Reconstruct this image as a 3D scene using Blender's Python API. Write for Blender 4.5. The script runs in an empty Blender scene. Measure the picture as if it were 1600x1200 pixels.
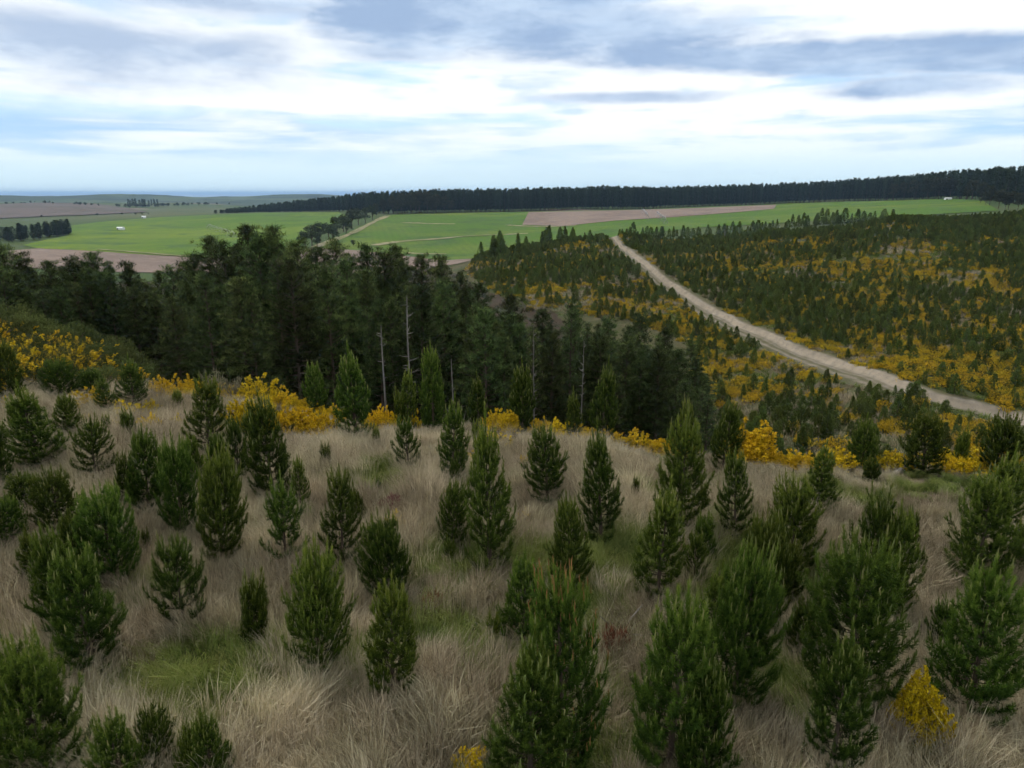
import bpy, math, random
import numpy as np
from mathutils import Vector
from mathutils.geometry import delaunay_2d_cdt

S = bpy.context.scene
COL = S.collection
R = math.radians

# ------------------------------------------------------------------ camera
CAM_H, PITCH, FOC = 11.0, R(15.0), 1111.0       # metres above the plateau, tilt, focal length in 1600-px units
cam_d = bpy.data.cameras.new('camera'); cam = bpy.data.objects.new('camera', cam_d); COL.objects.link(cam)
cam.location = (0, 0, CAM_H); cam.rotation_euler = (math.pi/2 - PITCH, 0, 0)
cam_d.sensor_width = 36; cam_d.lens = 36*FOC/1600; cam_d.clip_start = 0.5; cam_d.clip_end = 200000
S.camera = cam

# ------------------------------------------------------------------ sky, sun, exposure
SUN_EL, SUN_AZ = R(48), R(-35)                    # sun ahead and to the left, behind the cloud
W = bpy.data.worlds.new('World'); S.world = W; W.use_nodes = True
def build_world():
    nt = W.node_tree; N = nt.nodes; L = nt.links; N.clear()
    def n(t, **k):
        o = N.new(t)
        for a, b in k.items(): setattr(o, a, b)
        return o
    out = n('ShaderNodeOutputWorld'); bg = n('ShaderNodeBackground'); L.new(bg.outputs[0], out.inputs[0])
    sky = n('ShaderNodeTexSky', sky_type='NISHITA', sun_disc=False)
    sky.sun_elevation = SUN_EL; sky.sun_rotation = SUN_AZ; sky.air_density = 1.0; sky.dust_density = 1.2
    tc = n('ShaderNodeTexCoord')
    sep = n('ShaderNodeSeparateXYZ'); L.new(tc.outputs['Generated'], sep.inputs[0])
    def val(x):
        v = n('ShaderNodeValue'); v.outputs[0].default_value = x; return v.outputs[0]
    def m(op, a, b=None, clamp=False):
        o = n('ShaderNodeMath', operation=op, use_clamp=clamp)
        for i, x in enumerate((a, b)):
            if x is None: continue
            if isinstance(x, (int, float)): o.inputs[i].default_value = x
            else: L.new(x, o.inputs[i])
        return o.outputs[0]
    def ramp(x, a, b, c=0., d=1.):
        o = n('ShaderNodeMapRange', interpolation_type='SMOOTHSTEP'); L.new(x, o.inputs[0])
        for i, v in enumerate((a, b, c, d)): o.inputs[i+1].default_value = v
        return o.outputs[0]
    def vscale(v, s, off=(0, 0, 0)):
        o = n('ShaderNodeMapping'); L.new(v, o.inputs[0]); o.inputs['Scale'].default_value = s; o.inputs['Location'].default_value = off
        return o.outputs[0]
    def noise(v, sc, det=6, rough=.55, dist=0.):
        o = n('ShaderNodeTexNoise'); L.new(v, o.inputs['Vector']); o.inputs['Scale'].default_value = sc
        o.inputs['Detail'].default_value = det; o.inputs['Roughness'].default_value = rough; o.inputs['Distortion'].default_value = dist
        return o.outputs['Fac']
    def mixc(f, a, b):
        o = n('ShaderNodeMix', data_type='RGBA')
        if isinstance(f, (int, float)): o.inputs['Factor'].default_value = f
        else: L.new(f, o.inputs['Factor'])
        for k, x in ((6, a), (7, b)):
            if isinstance(x, tuple): o.inputs[k].default_value = (*x, 1)
            else: L.new(x, o.inputs[k])
        return o.outputs[2]
    gen = tc.outputs['Generated']; z = sep.outputs['Z']
    wide = noise(vscale(gen, (1, 1, 5.5)), 2.4, 5, .5, .15)
    wisp = noise(vscale(gen, (1, 1, 11), (3, 1, 0)), 3.4, 6, .55, .25)
    fine = noise(vscale(gen, (1, 1, 3.2), (7, 2, 0)), 10., 7, .6, .1)
    # one band of cloud in the sky: an ellipse round a direction, its rim broken by the noise
    def band(az, el, waz, wel, soft=.9, tilt=0.):
        a0, e0 = R(az), R(el)
        ang = m('ARCTAN2', sep.outputs['X'], sep.outputs['Y'])
        da = m('SUBTRACT', ang, a0); de = m('SUBTRACT', m('ARCSINE', z), e0)
        de = m('SUBTRACT', de, m('MULTIPLY', da, tilt))
        d = m('SQRT', m('ADD', m('POWER', m('ABSOLUTE', m('DIVIDE', da, R(waz))), 2.), m('POWER', m('ABSOLUTE', m('DIVIDE', de, R(wel))), 2.)))
        d = m('ADD', d, m('MULTIPLY', m('SUBTRACT', wide, .5), 2.2))
        d = m('ADD', d, m('MULTIPLY', m('SUBTRACT', fine, .5), 1.1))
        return ramp(d, 1.0+soft*.4, 1.0-soft*.6)
    nish = n('ShaderNodeVectorMath', operation='SCALE'); L.new(sky.outputs[0], nish.inputs[0]); nish.inputs['Scale'].default_value = 0.10
    blue = mixc(.55, nish.outputs[0], (0.30, 0.56, 0.90))
    white = mixc(ramp(z, 0.0, .09), (0.52, 0.67, 0.75), (0.75, 0.78, 0.80))
    white = mixc(m('MULTIPLY', ramp(fine, .46, .66), ramp(wisp, .55, .40)), white, (0.50, 0.61, 0.74))
    # bright broken layer over the blue
    cover = ramp(m('ADD', m('MULTIPLY', wisp, .55), m('MULTIPLY', wide, .45)), .36, .50)
    col = mixc(cover, blue, white)
    # blue opening low on the left
    gap = m('MULTIPLY', band(-25, 3.6, 22, 1.7, 1.1), ramp(wisp, .66, .44))
    col = mixc(m('MULTIPLY', gap, .9), col, (0.33, 0.51, 0.76))
    # pale veil at the horizon
    veil = ramp(m('ADD', z, m('MULTIPLY', m('SUBTRACT', wisp, .5), .05)), .075, .012)
    col = mixc(m('MULTIPLY', veil, .8), col, (0.53, 0.67, 0.74))
    # thick slate-blue cloud decks
    deck = ramp(m('ADD', m('ADD', m('MULTIPLY', wide, .6), m('MULTIPLY', fine, .25)), ramp(z, .08, .45, -.08, .15)), .46, .60)
    deck = m('MULTIPLY', deck, ramp(z, .235, .33))
    d1 = band(3, 11.6, 20, 2.8, .8, -.05); d2 = band(22, 9.0, 20, 1.3, .7, -.05); d3 = m('MAXIMUM', band(-30, 9.4, 16, 2.2, 1.2), band(-22, 12.6, 16, 1.4, 1.2)); d4 = band(27, 6.9, 5.5, .75, 1.0)
    d5 = band(8, 6.9, 9, .5, .9); d6 = band(-8, 9.9, 7, .7, 1.2)
    deck = m('MAXIMUM', deck, m('MAXIMUM', d1, m('MAXIMUM', d2, d4)))
    deck = m('MAXIMUM', deck, m('MULTIPLY', m('MAXIMUM', d3, m('MAXIMUM', d5, d6)), .82))
    grey = mixc(ramp(fine, .35, .7), (0.23, 0.335, 0.51), (0.40, 0.51, 0.66))
    grey = mixc(ramp(z, .26, .55), grey, (0.62, 0.64, 0.67))  # unseen deck above the view greyed and brightened to take blue off the light
    col = mixc(m('MULTIPLY', deck, .93), col, grey)
    L.new(col, bg.inputs[0]); bg.inputs[1].default_value = 1.0
build_world(); W.cycles.sampling_method = "MANUAL"; W.cycles.sample_map_resolution = 512
sun_d = bpy.data.lights.new('sun', 'SUN'); sun = bpy.data.objects.new('sun', sun_d); COL.objects.link(sun)
sun_d.energy = 1.5; sun_d.angle = R(25); sun_d.color = (1.0, .96, .9)
sun.rotation_euler = (math.pi/2 - SUN_EL, 0, math.pi - SUN_AZ)
S.view_settings.view_transform = 'Standard'; S.view_settings.look = 'None'
S.view_settings.exposure = 0.5; S.view_settings.gamma = 1.0; S.view_settings.use_curve_mapping = False
S.cycles.max_bounces = 4; S.cycles.diffuse_bounces = 2; S.cycles.glossy_bounces = 1; S.cycles.transmission_bounces = 2; S.cycles.use_adaptive_sampling = True; S.cycles.adaptive_threshold = .04; S.cycles.adaptive_min_samples = 12
S.cycles.volume_bounces = 0; S.cycles.transparent_max_bounces = 6; S.cycles.use_denoising = True

# ------------------------------------------------------------------ small tools
rng = np.random.default_rng(7)
def vnoise(x, y, sc, seed=0):
    x = np.asarray(x, float)/sc; y = np.asarray(y, float)/sc
    xi = np.floor(x).astype(np.int64); yi = np.floor(y).astype(np.int64); fx = x-xi; fy = y-yi
    fx = fx*fx*(3-2*fx); fy = fy*fy*(3-2*fy)
    def h(a, b):
        v = (a*374761393 + b*668265263 + seed*974634533) & 0xffffffff
        v = ((v ^ (v >> 13))*1274126177) & 0xffffffff
        return ((v ^ (v >> 16)) & 0xffff)/65535.
    return (h(xi, yi)*(1-fx)+h(xi+1, yi)*fx)*(1-fy)+(h(xi, yi+1)*(1-fx)+h(xi+1, yi+1)*fx)*fy
def fbm(x, y, sc, seed=0, o=4):
    s = 0; a = .5; t = 0
    for i in range(o): s = s+a*vnoise(x, y, sc/2**i, seed+i*17); t += a; a *= .5
    return s/t

def tag(o, label=None, cat=None, group=None, kind=None):
    if label: o['label'] = label
    if cat: o['category'] = cat
    if group: o['group'] = group
    if kind: o['kind'] = kind
    return o
def mesh_np(name, V, F, mats, tone=None, smooth=False):
    me = bpy.data.meshes.new(name); V = np.asarray(V, np.float32); F = np.asarray(F, np.int32); k = F.shape[1]
    me.vertices.add(len(V)); me.vertices.foreach_set('co', V.ravel())
    me.loops.add(F.size); me.loops.foreach_set('vertex_index', F.ravel())
    me.polygons.add(len(F)); me.polygons.foreach_set('loop_start', np.arange(0, F.size, k, dtype=np.int32))
    me.polygons.foreach_set('use_smooth', np.full(len(F), smooth))
    if tone is not None:
        at = me.attributes.new('tone', 'FLOAT', 'POINT'); at.data.foreach_set('value', np.asarray(tone, np.float32))
    for m in (mats if isinstance(mats, (list, tuple)) else [mats]): me.materials.append(m)
    me.update(calc_edges=True); return me
def obj(name, me, parent=None, loc=None):
    o = bpy.data.objects.new(name, me); COL.objects.link(o)
    if parent: o.parent = parent
    if loc is not None: o.location = loc
    return o
class Acc:
    """collects triangles and their tone"""
    def __init__(s): s.V = []; s.F = []; s.T = []; s.n = 0
    def add(s, V, F, T):
        V = np.asarray(V, float).reshape(-1, 3); s.V.append(V); s.F.append(np.asarray(F, int)+s.n)
        s.T.append(np.broadcast_to(np.asarray(T, float), (len(V),)).copy()); s.n += len(V)
    def mesh(s, name, mat, smooth=False):
        return mesh_np(name, np.concatenate(s.V), np.concatenate(s.F), mat, np.concatenate(s.T), smooth)
def unit(v): return v/np.maximum(np.linalg.norm(v, axis=-1, keepdims=True), 1e-9)
def blades(acc, P, D, L, Wd, tone, r):
    """one pointed triangle per row: base P, direction D, length L, half width Wd"""
    n = len(P); side = unit(np.cross(D, r.normal(size=(n, 3))))*np.reshape(Wd, (-1, 1))
    V = np.stack([P-side, P+side, P+D*np.reshape(L, (-1, 1))], 1).reshape(-1, 3)
    acc.add(V, np.arange(3*n).reshape(-1, 3), np.repeat(np.broadcast_to(tone, (n,)), 3))
def tube(acc, path, rad, k=6, tone=.5):
    path = np.asarray(path, float); n = len(path); rad = np.broadcast_to(rad, (n,))
    d = unit(np.gradient(path, axis=0)); up = np.where(np.abs(d[:, 2:3]) > .9, [[1., 0, 0]], [[0, 0, 1.]])
    a = unit(np.cross(d, up)); b = np.cross(d, a); th = np.arange(k)*2*math.pi/k
    V = path[:, None]+rad[:, None, None]*(np.cos(th)[None, :, None]*a[:, None]+np.sin(th)[None, :, None]*b[:, None])
    i, j = np.meshgrid(np.arange(n-1), np.arange(k), indexing='ij'); i = i.ravel(); j = j.ravel(); j2 = (j+1) % k
    q = np.stack([i*k+j, i*k+j2, (i+1)*k+j2, (i+1)*k+j], 1)
    F = np.concatenate([q[:, [0, 1, 2]], q[:, [0, 2, 3]]]); acc.add(V.reshape(-1, 3), F, tone)

# ------------------------------------------------------------------ materials
def mat(name, ramp_cols, rough=.75, attr='tone', var=.25, trans=0., spec=.06, noise_scale=None, noise_amt=0.):
    """foliage / bark: colour ramp over the 'tone' each leaf carries, shifted a little from plant to plant"""
    m = bpy.data.materials.new(name); m.use_nodes = True; nt = m.node_tree; N = nt.nodes; L = nt.links
    b = N['Principled BSDF']; b.inputs['Roughness'].default_value = rough; b.inputs['Specular IOR Level'].default_value = spec
    at = N.new('ShaderNodeAttribute'); at.attribute_name = attr
    rp = N.new('ShaderNodeValToRGB'); el = rp.color_ramp.elements
    while len(el) < len(ramp_cols): el.new(.5)
    for e, (p, c) in zip(el, ramp_cols): e.position = p; e.color = (*c, 1)
    src = at.outputs['Fac']
    if noise_scale:
        tc = N.new('ShaderNodeTexCoord'); nz = N.new('ShaderNodeTexNoise'); nz.inputs['Scale'].default_value = noise_scale; nz.inputs['Detail'].default_value = 4
        L.new(tc.outputs['Object'], nz.inputs['Vector'])
        ad = N.new('ShaderNodeMath'); ad.operation = 'MULTIPLY_ADD'; L.new(nz.outputs['Fac'], ad.inputs[0]); ad.inputs[1].default_value = noise_amt
        s2 = N.new('ShaderNodeMath'); s2.operation = 'SUBTRACT'; L.new(src, s2.inputs[0]); s2.inputs[1].default_value = noise_amt/2
        L.new(s2.outputs[0], ad.inputs[2]); src = ad.outputs[0]
    L.new(src, rp.inputs[0])
    oi = N.new('ShaderNodeObjectInfo'); hs = N.new('ShaderNodeHueSaturation')
    mr = N.new('ShaderNodeMapRange'); L.new(oi.outputs['Random'], mr.inputs[0]); mr.inputs[3].default_value = 1-var; mr.inputs[4].default_value = 1+var
    L.new(mr.outputs[0], hs.inputs['Value']); L.new(rp.outputs[0], hs.inputs['Color'])
    mu = N.new('ShaderNodeMath'); mu.operation = 'MULTIPLY'; L.new(oi.outputs['Random'], mu.inputs[0]); mu.inputs[1].default_value = 7.31
    fr = N.new('ShaderNodeMath'); fr.operation = 'FRACT'; L.new(mu.outputs[0], fr.inputs[0])
    mh = N.new('ShaderNodeMapRange'); L.new(fr.outputs[0], mh.inputs[0]); mh.inputs[3].default_value = .5-.05*var; mh.inputs[4].default_value = .5+.05*var
    L.new(mh.outputs[0], hs.inputs['Hue'])
    L.new(hs.outputs[0], b.inputs['Base Color'])
    if trans:
        tr = N.new('ShaderNodeBsdfTranslucent'); L.new(hs.outputs[0], tr.inputs[0]); mx = N.new('ShaderNodeMixShader'); mx.inputs[0].default_value = trans
        L.new(b.outputs[0], mx.inputs[1]); L.new(tr.outputs[0], mx.inputs[2]); L.new(mx.outputs[0], N['Material Output'].inputs[0])
    return m
def ground_mat(name, layers, rough=.95, bump=0., bump_scale=3., stripes=None):
    """layers: [(colour,), (colour, scale, lo, hi), ...] each mixed over the last where its noise runs high"""
    m = bpy.data.materials.new(name); m.use_nodes = True; nt = m.node_tree; N = nt.nodes; L = nt.links
    b = N['Principled BSDF']; b.inputs['Roughness'].default_value = rough; b.inputs['Specular IOR Level'].default_value = .1
    g = N.new('ShaderNodeNewGeometry'); cur = None
    for i, ly in enumerate(layers):
        if cur is None:
            c = N.new('ShaderNodeRGB'); c.outputs[0].default_value = (*ly[0], 1); cur = c.outputs[0]; continue
        nz = N.new('ShaderNodeTexNoise'); nz.inputs['Scale'].default_value = ly[1]; nz.inputs['Detail'].default_value = 6; nz.inputs['Roughness'].default_value = .6
        mp = N.new('ShaderNodeMapping'); mp.inputs['Location'].default_value = (i*13.7, i*7.1, 0); L.new(g.outputs['Position'], mp.inputs[0]); L.new(mp.outputs[0], nz.inputs['Vector'])
        mr = N.new('ShaderNodeMapRange'); mr.interpolation_type = 'SMOOTHSTEP'; L.new(nz.outputs['Fac'], mr.inputs[0]); mr.inputs[1].default_value = ly[2]; mr.inputs[2].default_value = ly[3]
        mx = N.new('ShaderNodeMix'); mx.data_type = 'RGBA'; L.new(mr.outputs[0], mx.inputs['Factor']); L.new(cur, mx.inputs[6]); mx.inputs[7].default_value = (*ly[0], 1); cur = mx.outputs[2]
    if stripes:                                                     # drill rows / mowing lines: (direction deg, scale, amount)
        mp = N.new('ShaderNodeMapping'); mp.inputs['Rotation'].default_value = (0, 0, R(stripes[0])); L.new(g.outputs['Position'], mp.inputs[0])
        wv = N.new('ShaderNodeTexWave'); wv.inputs['Scale'].default_value = stripes[1]; wv.inputs['Distortion'].default_value = 2.; wv.inputs['Detail'].default_value = 3; wv.inputs['Detail Scale'].default_value = .3
        L.new(mp.outputs[0], wv.inputs['Vector'])
        mr = N.new('ShaderNodeMapRange'); L.new(wv.outputs['Fac'], mr.inputs[0]); mr.inputs[3].default_value = 1-stripes[2]; mr.inputs[4].default_value = 1+stripes[2]
        hs = N.new('ShaderNodeHueSaturation'); L.new(mr.outputs[0], hs.inputs['Value']); L.new(cur, hs.inputs['Color']); cur = hs.outputs[0]
    L.new(cur, b.inputs['Base Color'])
    if bump:
        nz = N.new('ShaderNodeTexNoise'); nz.inputs['Scale'].default_value = bump_scale; nz.inputs['Detail'].default_value = 8; L.new(g.outputs['Position'], nz.inputs['Vector'])
        bp = N.new('ShaderNodeBump'); bp.inputs['Strength'].default_value = bump; bp.inputs['Distance'].default_value = .3; L.new(nz.outputs['Fac'], bp.inputs['Height']); L.new(bp.outputs[0], b.inputs['Normal'])
    return m

# ------------------------------------------------------------------ the lie of the land
def ray(px, py):
    """direction from the drone through a point of the photograph (1600 x 1200)"""
    x = (px-800)/FOC; u = (600-py)/FOC
    return np.array([x, math.cos(PITCH)+u*math.sin(PITCH), -math.sin(PITCH)+u*math.cos(PITCH)])
CP = []                                                             # (azimuth, range, height)
def P(px, py, r):
    d = ray(px, py); h = math.hypot(d[0], d[1]); CP.append((math.atan2(d[0], d[1]), r, CAM_H+r*d[2]/h))
def Z(px, r, z, py=420):
    d = ray(px, py); CP.append((math.atan2(d[0], d[1]), r, z))
for a in range(-56, 57, 14):
    for r in (3, 7, 12, 17, 22): CP.append((R(a), r, .25*math.sin(a*.3+r)))
for a in (-56, -46, -40):
    for r in (28, 34): CP.append((R(a), r, .2))
for px, py in ((270, 606), (400, 616), (500, 635), (600, 655), (700, 655), (800, 660), (950, 680), (1100, 700), (1200, 714), (1300, 722), (1450, 726), (1600, 728), (1800, 730)):
    d = ray(px, py+17); h = math.hypot(d[0], d[1]); r = CAM_H*h/-d[2]; a = math.atan2(d[0], d[1])
    CP += [(a, r*.88, .15), (a, r, 0.), (a, r*1.13, -1.6)]
    CP += [(a, r*1.35, -6.), (a, r*1.65, -11.5)]
# gorse knoll on the left
for c in ((0, 600, 44), (0, 560, 52), (0, 510, 66), (120, 585, 48), (120, 545, 62), (200, 575, 60), (-200, 560, 52), (-200, 500, 68), (60, 525, 64)): P(*c)
for px in (-200, 0, 120): Z(px, 80, -6, 560); Z(px, 95, -14)
Z(230, 75, -11); Z(270, 62, -7)
for px in (-200, 0, 200, 400, 600, 800, 1000):
    Z(px, 78, -16 if px > 250 else -9); Z(px, 98, -17.5); Z(px, 125, -17); Z(px, 180, -20 if px < 650 else -15.); Z(px, 300, -26 if px < 700 else -12)
# hillside with the track
for c in ((1200, 690, 72), (1200, 640, 90), (1200, 580, 112), (1200, 520, 140), (1200, 460, 185), (1200, 400, 250), (1200, 366, 310),
          (1400, 690, 75), (1400, 640, 90), (1400, 600, 103), (1400, 540, 130), (1400, 470, 170), (1400, 400, 230), (1400, 346, 300),
          (1600, 690, 85), (1600, 650, 100), (1600, 600, 118), (1600, 500, 160), (1600, 420, 215), (1600, 338, 320),
          (1850, 650, 100), (1850, 600, 118), (1850, 500, 160), (1850, 420, 215), (1850, 335, 320),
          (1300, 620, 96), (1300, 450, 200), (1300, 370, 290), (1300, 540, 130), (1500, 560, 125), (1500, 370, 275),
          (1110, 560, 125), (1100, 480, 170), (1100, 440, 200), (1100, 400, 250), (1100, 376, 320), (1050, 470, 172), (1000, 500, 148), (1000, 430, 200), (1000, 400, 240),
          (950, 378, 280), (960, 470, 162), (860, 440, 192), (870, 398, 250), (745, 412, 260), (770, 432, 215), (800, 470, 165), (900, 500, 145), (980, 368, 320)): P(*c)
for px, z in ((745, -24), (900, -19), (1100, -13), (1300, -8), (1500, -2), (1700, 0), (1850, 0)): Z(px, 400, z)
# fields
for c in ((560, 402, 430), (650, 404, 430), (735, 402, 430), (520, 386, 490), (500, 374, 540), (650, 334, 850), (820, 334, 800), (820, 353, 640), (900, 353, 600), (1000, 346, 600),
          (1000, 328, 850), (1200, 322, 850), (1200, 336, 620), (1350, 331, 600), (1350, 317, 850), (1500, 325, 600), (1500, 312, 800), (1650, 322, 650),
          (290, 402, 480), (60, 386, 560), (100, 362, 760), (200, 341, 1000), (400, 332, 1000), (520, 334, 920), (300, 356, 780), (450, 364, 620), (200, 412, 430), (60, 402, 440), (610, 407, 410),
          (0, 375, 640), (-200, 375, 640), (-200, 350, 1000), (0, 352, 1000)): P(*c)
# country beyond
for c in ((200, 331, 1500), (0, 346, 1350), (-200, 346, 1350), (0, 318, 2300), (150, 317, 2300), (250, 326, 1900), (300, 317, 2600), (-200, 318, 2300), (380, 322, 2400),
          (0, 312, 4300), (100, 311, 4500), (200, 308, 5000), (400, 310, 5000), (500, 307, 5600), (-200, 311, 4500)): P(*c)
for px in (-300, 0, 100, 250, 400, 600): Z(px, 3200, -45, 300); Z(px, 7000, -60, 300); Z(px, 9000, -110, 300)
for px, z0, z1 in ((600, -12, -14), (800, -9, -9), (900, -6, -5), (1000, -7, -3), (1200, -5, -1), (1400, 3, 11), (1600, 12, 23), (1850, 20, 32)):
    Z(px, 1000, z0, 310); Z(px, 1250, z1, 300); Z(px, 2500, z1-30, 300); Z(px, 6000, -60, 300); Z(px, 9000, -110, 300)
Z(450, 1150, -16, 310); Z(450, 1600, -30, 310)
CP = np.array(CP); KA = 2.2
def _k(A, B): return np.sqrt(((A[:, None]-B[None])**2).sum(-1)+1e-4)
_X = np.stack([CP[:, 0]*KA, np.log(CP[:, 1])], 1); _n = len(_X)
_M = np.zeros((_n+3, _n+3)); _M[:_n, :_n] = -_k(_X, _X)-np.eye(_n)*.004; _M[:_n, _n] = 1; _M[:_n, n1:=_n+1] = _X[:, 0]; _M[:_n, _n+2] = _X[:, 1]; _M[_n:, :_n] = _M[:_n, _n:].T
_w = np.linalg.solve(_M, np.r_[CP[:, 2], 0, 0, 0])
# rings of the land: fine where the eye is, coarse far off
RR = np.r_[0.5, 2, 4, 6, np.arange(7.5, 48, .45), np.arange(48, 130, .9), np.arange(130, 340, 1.6), np.geomspace(340, 12000, 150)]
AF = np.linspace(R(-50), R(50), 401); AB = np.linspace(R(50), R(310), 61)[1:-1]
AA = np.r_[AF, AB]
def rbf(a, lr):
    X = np.stack([a*KA, lr], 1); o = np.zeros(len(X))
    for i in range(0, len(X), 4000):
        Y = X[i:i+4000]; o[i:i+4000] = -_k(Y, _X)@_w[:_n]+_w[_n]+Y@_w[_n+1:]
    return o
_ga, _gr = np.meshgrid(AF, np.log(RR), indexing='ij')
ZF = rbf(_ga.ravel(), _gr.ravel()).reshape(_ga.shape)
ZF[:, :6] = ZF[:, 6:7]
def blur(Zm, n):
    for _ in range(n):
        Zm = np.pad(Zm, ((1, 1), (0, 0)), 'edge'); Zm = .25*Zm[:-2]+.5*Zm[1:-1]+.25*Zm[2:]
        Zm = np.pad(Zm, ((0, 0), (1, 1)), 'edge'); Zm = .25*Zm[:, :-2]+.5*Zm[:, 1:-1]+.25*Zm[:, 2:]
    return Zm
ZF = blur(ZF, 3)
_gx = np.exp(_gr)*np.sin(_ga); _gy = np.exp(_gr)*np.cos(_ga); _rr = np.exp(_gr)
amp = np.interp(np.log(_rr), np.log([1, 25, 45, 120, 320, 600, 3000, 8000]), [.25, .4, .9, 1.6, 1.2, .3, 3., 6.])
ZF = ZF+(fbm(_gx, _gy, 9, 3)-.5)*np.minimum(amp, .9)*.9+(fbm(_gx, _gy, 40, 5)-.5)*amp*(_rr > 44)*np.clip((_rr-44)/30, 0, 1)
ZF = ZF+(fbm(_gx, _gy, 420, 8, 3)-.5)*np.interp(np.log(_rr), np.log([900, 2500, 5000]), [0, 8, 12])+(fbm(_gx, _gy, 1300, 15, 4)-.55)*np.interp(np.log(_rr), np.log([2600, 3400, 6000]), [0, 40, 95])
for _bp, _br, _bh, _bw in ((205, 4500, 22, 260), (120, 4300, 8, 500), (20, 4200, 6, 300), (330, 4600, 10, 420), (480, 4800, 24, 650), (410, 3900, 10, 350), (-80, 4300, 14, 500), (260, 3300, 6, 300)):
    _d = ray(_bp, 308); _a = math.atan2(_d[0], _d[1]); ZF = ZF+_bh*np.exp(-(((_gx-_br*math.sin(_a))**2+(_gy-_br*math.cos(_a))**2)/_bw**2))     # coast hills
_lr = np.log(RR)
def zg(x, y):
    """height of the land"""
    x = np.atleast_1d(np.asarray(x, float)); y = np.atleast_1d(np.asarray(y, float))
    a = np.clip(np.arctan2(x, y), AF[0], AF[-1]); r = np.clip(np.hypot(x, y), RR[0], RR[-1])
    fa = (a-AF[0])/(AF[1]-AF[0]); ia = np.clip(fa.astype(int), 0, len(AF)-2); fa = fa-ia
    ir = np.clip(np.searchsorted(RR, r)-1, 0, len(RR)-2); fr = (r-RR[ir])/(RR[ir+1]-RR[ir])
    return (ZF[ia, ir]*(1-fa)+ZF[ia+1, ir]*fa)*(1-fr)+(ZF[ia, ir+1]*(1-fa)+ZF[ia+1, ir+1]*fa)*fr
def hit(px, py, rmin=9., rmax=9000.):
    """where the sight line through a point of the photograph meets the land"""
    d = ray(px, py); h = math.hypot(d[0], d[1]); rs = np.geomspace(rmin, rmax, 3000)
    z = CAM_H+rs*d[2]/h; g = zg(rs*d[0]/h, rs*d[1]/h); b = np.nonzero(z <= g)[0]
    r = rs[b[0]] if len(b) else rmax
    x, y = r*d[0]/h, r*d[1]/h; return np.array([x, y, float(zg(x, y)[0])])
def pix(x, y, z):
    yy = y*math.cos(PITCH)-(z-CAM_H)*math.sin(PITCH); up = y*math.sin(PITCH)+(z-CAM_H)*math.cos(PITCH)
    return 800+FOC*x/yy, 600-FOC*up/yy
def inpoly(px, py, poly):
    px = np.asarray(px); py = np.asarray(py); c = np.zeros(px.shape, bool); q = np.asarray(poly, float); j = len(q)-1
    for i in range(len(q)):
        (xi, yi), (xj, yj) = q[i], q[j]
        c ^= ((yi > py) != (yj > py)) & (px < (xj-xi)*(py-yi)/((yj-yi) or 1e-9)+xi); j = i
    return c
def hit_near(px, py, rmax=47., up=0.):
    """the same, kept to the plateau: past its lip the nearest approach counts"""
    d = ray(px, py); h = math.hypot(d[0], d[1]); rs = np.arange(8., rmax, .05); g = zg(rs*d[0]/h, rs*d[1]/h); gap = CAM_H+rs*d[2]/h-g-up; b = np.nonzero(gap <= 0)[0]
    i = b[0] if len(b) else int(np.argmin(gap)); x, y = rs[i]*d[0]/h, rs[i]*d[1]/h; return np.array([x, y, float(g[i])])

# ------------------------------------------------------------------ dirt track: line over the land, then the land is cut for it
ROADPX = [(958, 374), (975, 388), (1000, 413), (1030, 436), (1062, 457), (1095, 480), (1130, 500), (1170, 519), (1210, 537), (1260, 557), (1320, 577), (1390, 601), (1460, 621), (1530, 637), (1600, 655), (1690, 682), (1790, 712)]
_rp = np.array([hit(a, b, 60) for a, b in ROADPX])
_rp = np.vstack([_rp[0]+(_rp[0]-_rp[1])*np.array([1.2, 1.2, 0]), _rp])
def smooth_line(p, step, it=3):
    p = np.asarray(p, float)
    for _ in range(it):
        q = [p[0]]
        for a, b in zip(p[:-1], p[1:]): q += [a*.75+b*.25, a*.25+b*.75]
        q.append(p[-1]); p = np.array(q)
    s = np.r_[0, np.cumsum(np.linalg.norm(np.diff(p[:, :2], axis=0), axis=1))]; t = np.arange(0, s[-1], step)
    return np.stack([np.interp(t, s, p[:, i]) for i in range(p.shape[1])], 1)
RL = smooth_line(_rp[:, :2], 1.5)
_rz = zg(RL[:, 0], RL[:, 1])
for _ in range(60): _rz = np.convolve(np.pad(_rz, 1, 'edge'), [.25, .5, .25], 'valid')
_rt = unit(np.gradient(RL, axis=0)); _rn = np.stack([-_rt[:, 1], _rt[:, 0]], 1)      # normal; flipped to the uphill side
if (zg(*(RL+_rn*8).T)-zg(*(RL-_rn*8).T)).mean() < 0: _rn = -_rn
TS = .66*np.array([-4.2, -3.4, -2.7, -2.2, -1.8, -1.4, -1.0, -.5, 0, .5, 1.0, 1.4, 1.8, 2.1, 2.4, 2.8, 3.2, 3.6, 4.1, 4.7])
_s = np.arange(len(RL))*1.5
_bw = 1+.35*(vnoise(_s, _s*0, 9, 4)-.5)
zl = zg(*(RL-_rn*2.77).T)-.05; zr = zg(*(RL+_rn*3.1).T)-.05
_rz = np.minimum(_rz, zr-.9)                                        # the track is benched into the slope
RV = []
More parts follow.
